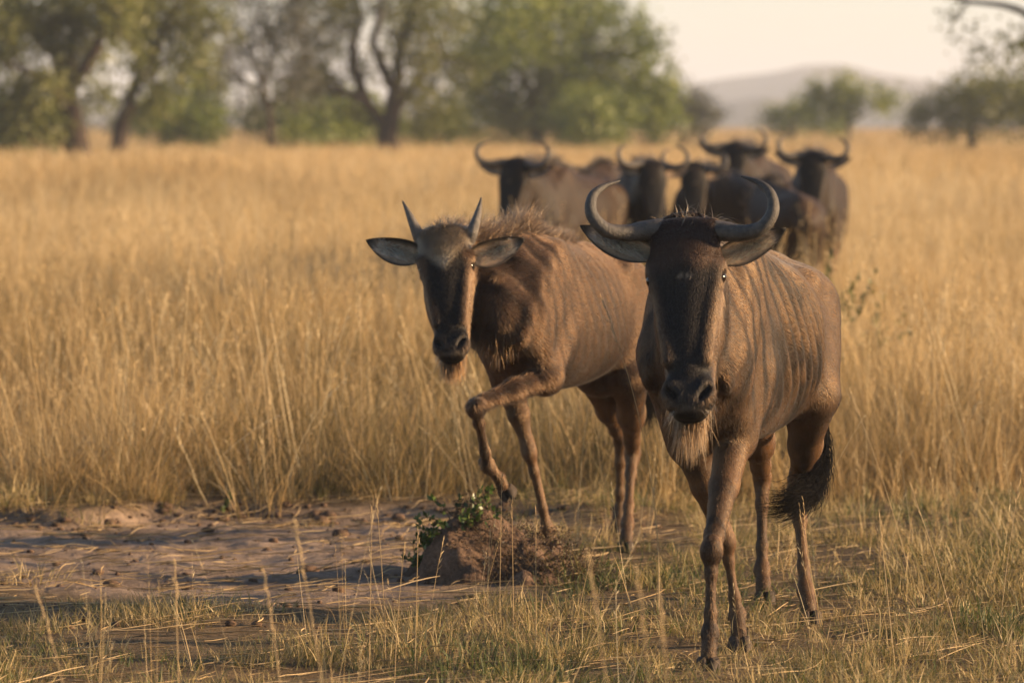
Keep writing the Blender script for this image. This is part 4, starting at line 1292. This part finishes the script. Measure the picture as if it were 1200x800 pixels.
shrub('withered_shrub', 'low tangle of brown withered twigs covering the slope of the mound', (0.065, 14.93, soil_top(0.065, 14.93)), 0.33, 0.12, 360, 0.011, 13, M_DRYLEAF, rs, soil_top, 0.5, twig_r=0.0016)
shrub('creeping_plant', 'sparse reddish creeping plant at the foot of the mound among straw', (0.20, 14.72, 0.0), 0.22, 0.06, 60, 0.012, 10, M_DRYLEAF, rs, soil_top, 0.45, twig_r=0.0014)
p = P(940, 318, 24.0)
shrub('leafy_shrub', 'green bush poking out of the tall grass behind the adult wildebeest rump', (p[0], 24.0, 0.0), 0.16, 0.86, 60, 0.040, 26, M_LEAF, rs, None, 0.98, twig_r=0.004, leaf_from=0.6)
xx = -1.16; yy = float(edge_y(np.array([xx]))[0]) - 0.05
shrub('seedling', 'single small weed standing on the crumbling edge of the bare soil', (xx, yy, soil_top(xx, yy)), 0.004, 0.14, 1, 0.03, 26, M_LEAF, rs, soil_top, 0.97)

# ------------------------------------------------------------------ single grass stalks that stand out
def stalk(label, base, tip, D, curl, w=0.0018, tone=0.7, head=9, D2=None, group=None):
    b = P(base[0], base[1], D); b[2] = ground_z(np.array([b[0]]), np.array([b[1]]))[0] - 0.01
    t_ = P(tip[0], tip[1], D2 or D)
    root = empty('grass_stalk', tuple(b))
    mid = (b + t_) / 2 + np.array((curl, 0, 0.0))
    t = np.linspace(0, 1, 12)[:, None]
    c = b * (1 - t) ** 2 + mid * 2 * t * (1 - t) + t_ * t ** 2
    v, f = tube(c - b, np.linspace(w, w * 0.5, 12), 5)
    me = new_mesh('stem', v, f, M_STRAW); set_col(me, np.full((len(v), 3), tone)); stem = link('stem', me, root)
    V, F, o = [], [], 0
    dr = unit(c[-1] - c[-3])
    for k in range(head):
        q = c[-1] - b - dr * 0.013 * k + rs.normal(0, 0.002, 3)
        e = unit(dr + rs.normal(0, 0.16, 3)); L = rs.uniform(0.014, 0.026)
        vv, ff = tube([q, q + e * L * 0.4, q + e * L], [w * 0.4, w * 0.8, w * 0.2], 4)
        V.append(vv); F.append(ff + o); o += len(vv)
    me = new_mesh('seed_head', np.concatenate(V), np.concatenate(F), M_STRAW); set_col(me, np.full((o, 3), tone + 0.2)); tag(link('seed_head', me, stem), kind='stuff')
    tag(root, label, 'grass stalk', group)
stalk('long pale grass stalk with a drooping seed head crossing the young wildebeest flank', (772, 640), (706, 352), 13.9, 0.11, 0.0020, 0.75, 12)
G2 = 'blurred dry grass stalks standing close to the camera'
for ba, ti, D, cu in (((398, 900), (345, 612), 9.6, 0.02), ((742, 900), (690, 655), 8.6, 0.01), ((784, 900), (747, 672), 8.4, 0.012), ((800, 910), (772, 690), 8.5, 0.01), ((345, 880), (310, 672), 9.8, 0.01), ((100, 900), (42, 690), 9.8, 0.03), ((212, 880), (205, 660), 10.6, 0.0)):
    stalk('blurred dry grass stalk standing in front of the trampled ground, close up', ba, ti, D, cu, 0.0020, 0.6, 11, group=G2)
G3 = 'thin upright grass stems in front of the mound'
for ba, ti, D, cu in (((432, 800), (436, 592), 12.2, 0.0), ((452, 790), (441, 585), 12.6, 0.01), ((462, 800), (474, 640), 12.0, -0.01), ((486, 795), (490, 622), 12.4, 0.0), ((585, 730), (588, 560), 13.6, 0.0), ((602, 760), (600, 590), 13.2, 0.0), ((628, 790), (628, 600), 12.6, 0.0), ((668, 770), (700, 625), 12.8, -0.01)):
    stalk('thin upright grass stem standing in front of the dirt mound', ba, ti, D, cu, 0.0014, 0.55, 5, group=G3)
G4 = 'slender seeding stalks beside the adult wildebeest'
for ba, ti, D, cu in (((1070, 640), (996, 458), 14.8, 0.03), ((1125, 720), (1068, 572), 13.0, 0.02), ((1112, 620), (1090, 395), 16.4, 0.03), ((1172, 680), (1197, 552), 13.6, -0.01), ((1050, 760), (1030, 600), 12.4, 0.0)):
    stalk('slender seeding grass stalk leaning on the open ground beside the adult wildebeest', ba, ti, D, cu, 0.0016, 0.7, 9, group=G4)
G5 = 'pale tall stalks rising above the dry grass'
for ba, ti, D, cu in (((320, 560), (288, 308), 18.0, 0.03), ((318, 560), (310, 318), 18.2, 0.0), ((300, 540), (253, 298), 19.0, 0.04), ((425, 560), (422, 352), 18.4, 0.0), ((100, 560), (95, 330), 18.6, 0.0), ((190, 540), (170, 330), 19.2, 0.02)):
    stalk('pale tall grass stalk rising above the dry grass left of the young wildebeest', ba, ti, D, cu, 0.0022, 0.8, 12, group=G5)
# ------------------------------------------------------------------ the herd behind, in tall grass
def to_head(spec, q):
    poll, muz = spec['head']['poll'], spec['head']['muzzle']
    A = unit(muz - poll); HL = np.linalg.norm(muz - poll)
    hs = spec['head']['side']; hs = unit(hs - A * (hs @ A)); hn = np.cross(hs, A); hn = hn if hn[1] < 0 else -hn
    r = np.asarray(q) - poll
    return np.stack((r @ A, r @ hs, r @ hn), -1)
def herd_spec(hyaw, drop, label, seed):
    F = np.array((0.0, -1.0))
    ca, sa = math.cos(hyaw), math.sin(hyaw)
    fwd = np.array((sa, -ca, 0))                                        # where the face looks
    side = np.array((ca, sa, 0))
    if drop: poll, muz = np.array((0.05, -0.62, 0.80)), np.array((0.10, -0.80, 0.32))
    else:
        poll = np.array((0, -0.20, 1.30)) + fwd * 0.36; muz = poll + fwd * 0.20 + np.array((0, 0, -0.51))
    A = unit(muz - poll); hs = unit(side - A * (side @ A)); hn = np.cross(hs, A); hn = hn if hn @ fwd > 0 else -hn
    M3 = np.stack((A, hs, hn))
    def conv(q): return to_head(spec_a, q) @ M3 + poll
    leg = lambda sx, dy: [np.array((sx * 0.12, 0.02, 0.66)), np.array((sx * 0.11, dy, 0.40)), np.array((sx * 0.11, dy - 0.02, 0.10)), np.array((sx * 0.11, dy - 0.04, 0.0))]
    hind = lambda sx, dy: [np.array((sx * 0.14, 0.78, 0.70)), np.array((sx * 0.12, 1.10 + dy, 0.46)), np.array((sx * 0.12, 1.02 + dy, 0.10)), np.array((sx * 0.12, 0.98 + dy, 0.0))]
    ear = lambda e: dict(base=conv(e['base']), tip=conv(e['tip']), up=-A, front=hn, w=0.042)
    pal = dict(ADULT, body=(0.052, 0.029, 0.015), back=(0.080, 0.046, 0.024), neck=(0.034, 0.022, 0.014), face=(0.010, 0.008, 0.007), brow=(0.02, 0.013, 0.010), cheek=(0.028, 0.019, 0.013))
    h0 = unit((0, -1, 0))
    return dict(name='wildebeest', seed=seed, scale=1.0, S=np.zeros(2), F=F, trunk=trunk_a, legs=[leg(1, -0.03), leg(-1, 0.05), hind(1, 0.0), hind(-1, 0.08)], pal=pal, hip_u=-0.97,
        head=dict(head_a, poll=poll, muzzle=muz, side=side, front=fwd), horns=[([conv(q) for q in hr[0]], [r * 1.0 for r in hr[1]]) for hr in horns_a],
        neck=[(0.10, 0.95), (0.135, 0.26, 0.26), (0.125, 0.20, 0.22), (0.105, 0.15, 0.17), (0.085, 0.10, 0.12)],
        fwd=[h0] * 4, hoof_up=[Z3] * 4, tail=[np.array((0, 1.25, 1.03)), np.array((0, 1.31, 0.9)), np.array((0, 1.30, 0.7)), np.array((0.02, 1.28, 0.55))],
        tuft_path=[np.array((0.02, 1.28, 0.56)), np.array((0.02, 1.28, 0.45)), np.array((0.03, 1.27, 0.35)), np.array((0.03, 1.27, 0.22))],
        ears=[ear(e) for e in spec_a['ears']], rib_gap=0.068, rib_amp=0.006, rib_shade=0.4, stripe=0.75, mottle=0.4, mane_n=900, mane_len=0.13, mane_pale=0.15, mane_back=0.3,
        beard_n=500, chin_share=0.25, chin_len=0.08, beard_len=0.2, throat_dark=0.9, tail_n=250, hair_w=2.2, fur=0,
        grid=(np.arange(-0.55, 0.55, 0.016), np.arange(-1.05, 1.50, 0.016), np.arange(0.0, 1.40, 0.016)), label=label)
HG = 'wildebeest herd wading through tall grass'
h1 = build_gnu(herd_spec(0.0, False, 'x', 21))
h2 = build_gnu(herd_spec(0.7, False, 'x', 22))
h3 = build_gnu(herd_spec(0.0, True, 'x', 23))
used = set()
def place(src, label, px, D, heading, scale=1.0, head_off=0.0):
    """heading: unit direction the body faces, in plan; px: column of the reference point head_off metres ahead of the shoulders"""
    o = src if src.name not in used else copy_tree(src)
    used.add(src.name)
    f = unit((*heading, 0))
    x = (px - 600.0) / F_PX * D
    s = np.array((x, D, 0)) - f * head_off * scale
    rz = math.atan2(f[1], f[0]) + math.pi / 2
    o.rotation_euler = (0, 0, rz)
    o.scale = (scale,) * 3
    c, sn = math.cos(rz), math.sin(rz)
    bx, by = 0.0, 0.45                                            # base of the model lies 0.45 m behind its shoulders
    o.location = (s[0] + scale * (bx * c - by * sn), s[1] + scale * (bx * sn + by * c), 0)
    tag(o, label, 'wildebeest', HG)
    return o
place(h1, 'dark wildebeest with upright head at the edge of the herd, right above the young one', 610, 30.0, (-0.38, -0.92), 1.02, 0.5)
place(h3, 'wildebeest with lowered head in tall grass, only its dark back and hump showing', 684, 34.0, (0.35, 0.93), 1.0, -0.5)
place(h3, 'wildebeest with its head down between the two curved horns of the front adult', 735, 32.0, (-0.45, 0.9), 0.95, -0.9)
place(h1, 'wildebeest facing forward right behind the front adult, horns overlapping its neighbour', 762, 31.5, (0.10, -0.99), 1.0, 0.5)
place(h2, 'wildebeest with turned head standing close beside the forward facing one', 792, 33.5, (-0.62, -0.78), 0.97, 0.40)
place(h1, 'black faced wildebeest standing tallest and farthest back in the herd', 863, 37.0, (-0.22, -0.97), 1.08, 0.5)
place(h1, 'dark faced wildebeest with widely spread horns at the end of the herd', 953, 33.5, (-0.10, -0.99), 1.04, 0.5)
place(h3, 'brown wildebeest seen from behind, head hidden, in front of the wide horned one', 932, 31.0, (-0.15, 0.99), 0.93, -0.9)

# ------------------------------------------------------------------ trees
M_BARK = plain_material('tree_bark', (0.048, 0.034, 0.026), 0.9, 0.15, 8, 0.35)
def tree_leaf(name, a, b, c): return leaf_material(name, [(0.0, a), (0.5, b), (1.0, c)], 0.35, 0.5, inst=False)
M_T1 = tree_leaf('olive_foliage', (0.050, 0.066, 0.012), (0.14, 0.155, 0.032), (0.25, 0.24, 0.058))
M_T2 = tree_leaf('yellow_green_foliage', (0.060, 0.090, 0.012), (0.155, 0.20, 0.030), (0.28, 0.30, 0.055))
M_T3 = tree_leaf('grey_green_foliage', (0.035, 0.040, 0.025), (0.085, 0.090, 0.052), (0.15, 0.145, 0.085))
def tree(name, label, D, limbs, leaf_n, mat, rng, r0=0.30, spread=1.0, leaf=0.10, levels=2, blobs=(), cat='tree', twigs=5, depth=1.0, yoff=0.0):
    """limbs: pixel polylines at depth D (first = trunk); twigs and leaves grow from them in all directions; blobs = extra leaf clouds (px, py, r_m, n)"""
    base = P(*limbs[0][0], D); base[2] = 0.0
    root = empty(name, tuple(base))
    V, F, o = [], [], 0
    ends = []
    def put(pts, r):
        nonlocal o
        v, f = tube(np.array(pts) - base, r, 7); V.append(v); F.append(f + o); o += len(v)
    def grow(p, d, L, r, lev):
        pts = [p]
        for k in range(5):
            d = unit(d + rng.normal(0, 0.28, 3) + Z3 * 0.05); pts.append(pts[-1] + d * L / 5)
        put(pts, np.linspace(r, r * 0.4, 6))
        for k in range(2, 6): ends.append((pts[k], d))
        if lev > 0:
            for _ in range(3):
                j = rng.integers(1, 6); grow(pts[j], unit(d + rng.normal(0, 0.75, 3)), L * rng.uniform(0.5, 0.8), r * 0.45, lev - 1)
    for li, lm in enumerate(limbs):
        q = []
        dd = rng.normal(0, 0.6 * depth) if li else 0
        for i, (a, b) in enumerate(lm):
            w = P(a, b, D); 
            if li: w[1] += dd * i / max(1, len(lm) - 1) * 1.6
            q.append(w)
        q = np.array(q)
        if li == 0: q[0, 2] = -0.15
        seg = np.r_[0, np.cumsum(np.linalg.norm(np.diff(q, axis=0), axis=1))]
        _, c = catmull(seg, q, 12)
        c[1:-1] += rng.normal(0, 0.03, (10, 3))
        ra = r0 if li == 0 else r0 * 0.58
        put(c, np.linspace(ra * (1.25 if li == 0 else 1), ra * (0.65 if li == 0 else 0.25), 12))
        if li or len(limbs) == 1:
            for _ in range(twigs):
                j = rng.integers(4, 12); d = unit(c[min(j, 11)] - c[j - 2] + rng.normal(0, 0.9, 3))
                grow(c[j], d, spread * rng.uniform(0.7, 1.4), ra * 0.28, levels - 1)
    link('trunk', new_mesh('trunk', np.concatenate(V), np.concatenate(F), M_BARK), root)
    LP = []
    if ends and leaf_n:
        E = np.array([e[0] for e in ends]); i = rng.integers(0, len(E), leaf_n)
        cl = rng.random(len(E)) < 0.8
        LP.append(E[i] + rng.normal(0, 0.20 * spread, (leaf_n, 3)))
    for (a, b, r, k) in blobs:
        c0 = P(a, b, D) + np.array((0, rng.normal(0, r * 0.5), 0))
        g = rng.normal(0, 1, (max(4, k // 40), 3)); g /= np.linalg.norm(g, axis=1)[:, None]; g = c0 + g * (r * rng.random((len(g), 1)) ** 0.45) * np.array((1, 1, 0.8))
        j = rng.integers(0, len(g), k)
        LP.append(g[j] + rng.normal(0, 0.17 + r * 0.07, (k, 3)))
    if LP:
        LP = np.concatenate(LP); n = len(LP); LP[:, 2] = np.maximum(LP[:, 2], 0.1)
        v, f = leaf_quads(LP - base, rng.normal(0, 1, (n, 3)) - Z3 * 0.2, leaf * rng.uniform(0.6, 1.3, n), leaf * 0.36, rng)
        me = new_mesh('crown', v, f, mat, smooth=False)
        tn = np.clip(0.5 + 0.30 * fbm(LP * 0.9, 2, 7) + rng.normal(0, 0.14, n), 0, 1)
        set_col(me, np.repeat(np.repeat(tn, 4)[:, None], 3, 1))
        link('crown', me, root)
    tag(root, label, cat)
    return root
rt = np.random.default_rng(77)
tree('acacia_tree', 'leaning dark trunked tree with open olive crown at the far left', 95, [[(97, 229), (93, 185), (86, 140), (80, 105)], [(80, 107), (60, 60), (25, 20), (-30, -45)], [(80, 107), (105, 70), (128, 25), (125, -50)], [(85, 130), (52, 95), (10, 72)], [(80, 105), (80, 40), (70, -40)]],
     6500, M_T1, rt, 0.30, 1.0, 0.13, 3, blobs=((20, 40, 1.2, 1100), (60, 10, 1.2, 1300), (15, 110, 0.9, 900), (120, 5, 1.0, 1000), (85, 45, 0.8, 500), (5, 0, 1.0, 900), (30, 140, 0.8, 800), (0, 150, 0.8, 700), (112, 110, 0.5, 300), (60, 155, 0.6, 400)))
tree('acacia_tree', 'slanting forked tree beside the leaning dark trunked tree', 102, [[(122, 224), (136, 175), (150, 128), (163, 85)], [(163, 86), (150, 40), (128, -30)], [(163, 86), (185, 55), (205, 8), (222, -50)], [(158, 100), (200, 70), (240, 40)]],
     4200, M_T1, rt, 0.20, 1.0, 0.13, 3, blobs=((150, 20, 1.1, 1200), (190, -5, 1.1, 1000), (215, 30, 0.7, 400), (175, 60, 0.6, 300), (165, 130, 0.6, 450), (185, 105, 0.6, 350)))
tree('young_tree', 'small yellow green bushy tree between the slanting tree and a bare grey shrub', 125, [[(238, 209), (237, 150), (234, 105)]], 500, M_T2, rt, 0.10, 0.7, 0.12, 2, blobs=((232, 85, 0.85, 1100), (222, 60, 0.6, 500), (245, 105, 0.7, 500), (225, 135, 0.9, 700), (205, 145, 0.8, 500)))
tree('bare_shrub', 'mostly leafless grey tree with a thin stem', 110, [[(320, 217), (318, 175), (314, 130), (306, 95)], [(314, 128), (290, 95), (262, 70)], [(308, 100), (318, 60), (325, 20), (330, -20)], [(314, 128), (340, 100), (362, 60)], [(306, 96), (285, 50), (280, 0)]], 4200, M_T3, rt, 0.11, 1.1, 0.11, 3, twigs=12, blobs=((290, 60, 0.8, 350), (335, 30, 0.8, 350), (355, 95, 0.7, 300)))
tree('acacia_tree', 'dark spreading tree with a thick low limb reaching sideways', 112, [[(458, 216), (455, 178), (457, 145), (464, 105)], [(455, 152), (430, 122), (390, 102), (345, 92)], [(464, 106), (470, 60), (482, 0), (490, -50)], [(458, 130), (488, 98), (525, 62)], [(430, 122), (414, 70), (420, 10), (410, -40)], [(464, 106), (440, 60), (450, -20)]],
     8000, M_T1, rt, 0.29, 1.0, 0.12, 3, blobs=((380, 20, 1.0, 700), (500, 10, 1.3, 1500), (480, 60, 0.8, 600), (410, 60, 0.9, 400), (350, 0, 0.9, 500), (495, 115, 0.9, 900), (515, 140, 0.9, 900), (340, 85, 0.7, 350), (430, 90, 0.6, 250)))
tree('broadleaf_tree', 'full green tree with a broad leafy crown behind the herd', 132, [[(631, 205), (629, 165), (626, 118)], [(626, 120), (600, 70), (570, 20)], [(626, 120), (640, 60), (650, 0)], [(627, 130), (670, 90), (705, 60)]],
     2500, M_T2, rt, 0.25, 1.2, 0.15, 2, blobs=((590, 30, 2.0, 3200), (650, 25, 2.0, 3400), (700, 70, 1.7, 2600), (575, 95, 1.4, 1800), (650, 95, 1.7, 2400), (740, 110, 1.3, 1500), (545, 60, 1.2, 900), (620, -40, 2.0, 2000), (690, 10, 1.2, 1000), (755, 60, 0.9, 700), (770, 130, 1.0, 900), (580, 135, 1.3, 1500), (620, 140, 1.2, 1300), (680, 130, 1.3, 1600), (745, 30, 0.6, 300), (765, 95, 1.0, 800)))
tree('bush', 'rounded green bush under the full green tree', 128, [[(700, 207), (698, 170), (700, 140)]], 400, M_T2, rt, 0.08, 0.7, 0.14, 2, blobs=((690, 140, 0.9, 1300), (720, 135, 0.9, 1300), (655, 150, 0.7, 700)), cat='bush')
tree('bush', 'grey green bush at the open end of the tree line below the hills', 135, [[(800, 204), (800, 160), (802, 120)]], 500, M_T3, rt, 0.08, 0.8, 0.13, 2, blobs=((795, 125, 1.0, 1100), (820, 135, 0.7, 600), (770, 140, 0.9, 900)), cat='bush')
tree('bush', 'low dark green bush between the spreading tree and the full green tree', 138, [[(530, 203), (528, 170), (530, 150)]], 300, M_T1, rt, 0.08, 0.7, 0.14, 2, blobs=((520, 145, 0.8, 1000), (555, 140, 0.9, 1000), (490, 152, 0.6, 500)), cat='bush')
tree('bush', 'low green bush in the gap left of the spreading tree', 150, [[(370, 198), (370, 165), (372, 150)]], 200, M_T3, rt, 0.07, 0.7, 0.14, 2, blobs=((370, 145, 0.8, 700), (400, 148, 0.7, 500)), cat='bush')
for (a, D_, lb) in ((15, 120, 'yellowish scrub hiding the foot of the leaning dark trunked tree'), (200, 124, 'yellowish scrub at the foot of the small bushy tree'), (345, 122, 'yellowish scrub beside the thin grey stem'), (400, 126, 'yellowish scrub in the shade of the thick low limb'), (55, 175, 'low hazy scrub bush behind the leaning dark trunked tree'), (165, 182, 'low hazy scrub bush seen under the slanting forked tree'), (285, 178, 'low hazy scrub bush behind the leafless grey tree'), (425, 172, 'low hazy scrub bush under the thick low limb')):
    tree('bush', lb, D_, [[(a, 145 + 8000 / D_), (a, 165), (a + 2, 150)]], 200, M_T2 if D_ < 130 else M_T3, rt, 0.08, 0.8, 0.15, 2, blobs=((a - 25, 142, 0.9, 600), (a + 15, 136, 1.1, 900), (a + 40, 146, 0.8, 500)), cat='bush')
tree('young_tree', 'small loose crowned tree standing before the hazy hills', 165, [[(992, 193), (994, 160), (996, 130)], [(994, 150), (975, 125), (955, 115)], [(995, 145), (1020, 130), (1042, 122)]], 600, M_T2, rt, 0.10, 0.8, 0.15, 2, blobs=((998, 108, 0.75, 800), (990, 125, 0.7, 500), (955, 110, 0.5, 300), (1040, 122, 0.6, 400), (960, 130, 0.8, 600)))
tree('bush', 'low green thicket left of the small loose crowned tree', 170, [[(930, 192), (930, 165), (931, 145)]], 200, M_T2, rt, 0.08, 0.8, 0.15, 2, blobs=((915, 140, 0.9, 800), (945, 138, 0.9, 800), (975, 142, 0.8, 600)), cat='bush')
tree('bush', 'broad olive bush at the right end of the grass plain', 130, [[(1140, 206), (1138, 170), (1140, 130)]], 500, M_T1, rt, 0.10, 0.9, 0.14, 2, blobs=((1110, 130, 1.0, 1200), (1150, 118, 1.2, 1700), (1190, 120, 1.2, 1700), (1080, 142, 0.6, 400), (1220, 115, 1.3, 1500)), cat='bush')
tree('acacia_tree', 'thin dark branches of a tree reaching in from above the right bush', 62, [[(1345, 274), (1340, 150), (1335, 60)], [(1336, 70), (1275, 35), (1200, 15), (1140, 2), (1096, -6)], [(1336, 60), (1300, -30), (1270, -120)], [(1280, 37), (1230, 48), (1185, 52)], [(1336, 60), (1380, -20), (1400, -100)]], 900, M_T1, rt, 0.16, 0.55, 0.08, 2, blobs=((1132, 45, 0.16, 60), (1158, 62, 0.22, 110), (1190, 55, 0.25, 160), (1300, -60, 1.3, 1500), (1390, -90, 1.4, 1500)), twigs=5, depth=0.3)

# ------------------------------------------------------------------ hills and the hazy air
M_HILL = plain_material('hill_scrub', (0.10, 0.085, 0.055), 0.95, 0.05, 0.02, 0.45)
def ridge(name, prof, D, thick, seed):
    px = np.linspace(-1200, 2400, 240)
    py = np.interp(px, [a for a, b in prof], [b for a, b in prof])
    t = np.linspace(-1, 1, 15)
    V = []
    for a, b in zip(px, py):
        top = P(a, b, D)
        for k in t:
            hgt = max(top[2], 1) * (math.cos(k * math.pi / 2) ** 1.3)
            V.append((top[0] * (1 + k * thick / D), D + k * thick, hgt))
    V = np.array(V)
    V[:, 2] = V[:, 2] * (1 + 0.16 * fbm(V * 0.012, 3, seed)) - 2.0
    ids = np.arange(len(V)).reshape(240, 15)
    me = new_mesh(name, V, np.stack((ids[:-1, :-1], ids[1:, :-1], ids[1:, 1:], ids[:-1, 1:]), -1).reshape(-1, 4), M_HILL)
    tag(link(name, me), kind='structure')
ridge('far_hills', [(-1200, 110), (0, 105), (300, 118), (600, 122), (760, 112), (830, 92), (880, 82), (940, 68), (985, 68), (1040, 80), (1100, 90), (1200, 88), (1500, 75), (2400, 100)], 2000, 420, 3)
ridge('near_hills', [(-1200, 138), (300, 136), (700, 140), (800, 128), (870, 108), (905, 103), (950, 115), (1000, 126), (1080, 120), (1200, 128), (2400, 130)], 1250, 260, 9)

hz = bpy.data.materials.new('hazy_air'); hz.use_nodes = True
hn_t = hz.node_tree; hn_t.nodes.clear()
ho = N(hn_t, 'ShaderNodeOutputMaterial'); hv = N(hn_t, 'ShaderNodeVolumePrincipled')
hv.inputs['Color'].default_value = (0.80, 0.86, 0.98, 1)
hv.inputs['Density'].default_value = 0.0005
hv.inputs['Anisotropy'].default_value = 0.0
hn_t.links.new(hv.outputs[0], ho.inputs['Volume'])
lo, hi = (-4200, -60, -8), (4200, 6200, 75)
hvts = [(x, y, z) for x in (lo[0], hi[0]) for y in (lo[1], hi[1]) for z in (lo[2], hi[2])]
hf = [(0, 1, 3, 2), (4, 6, 7, 5), (0, 4, 5, 1), (2, 3, 7, 6), (0, 2, 6, 4), (1, 5, 7, 3)]
ho_ = link('haze', new_mesh('haze', hvts, hf, hz, smooth=False))
tag(ho_, 'thin dusty haze over the whole plain', 'haze', kind='stuff')
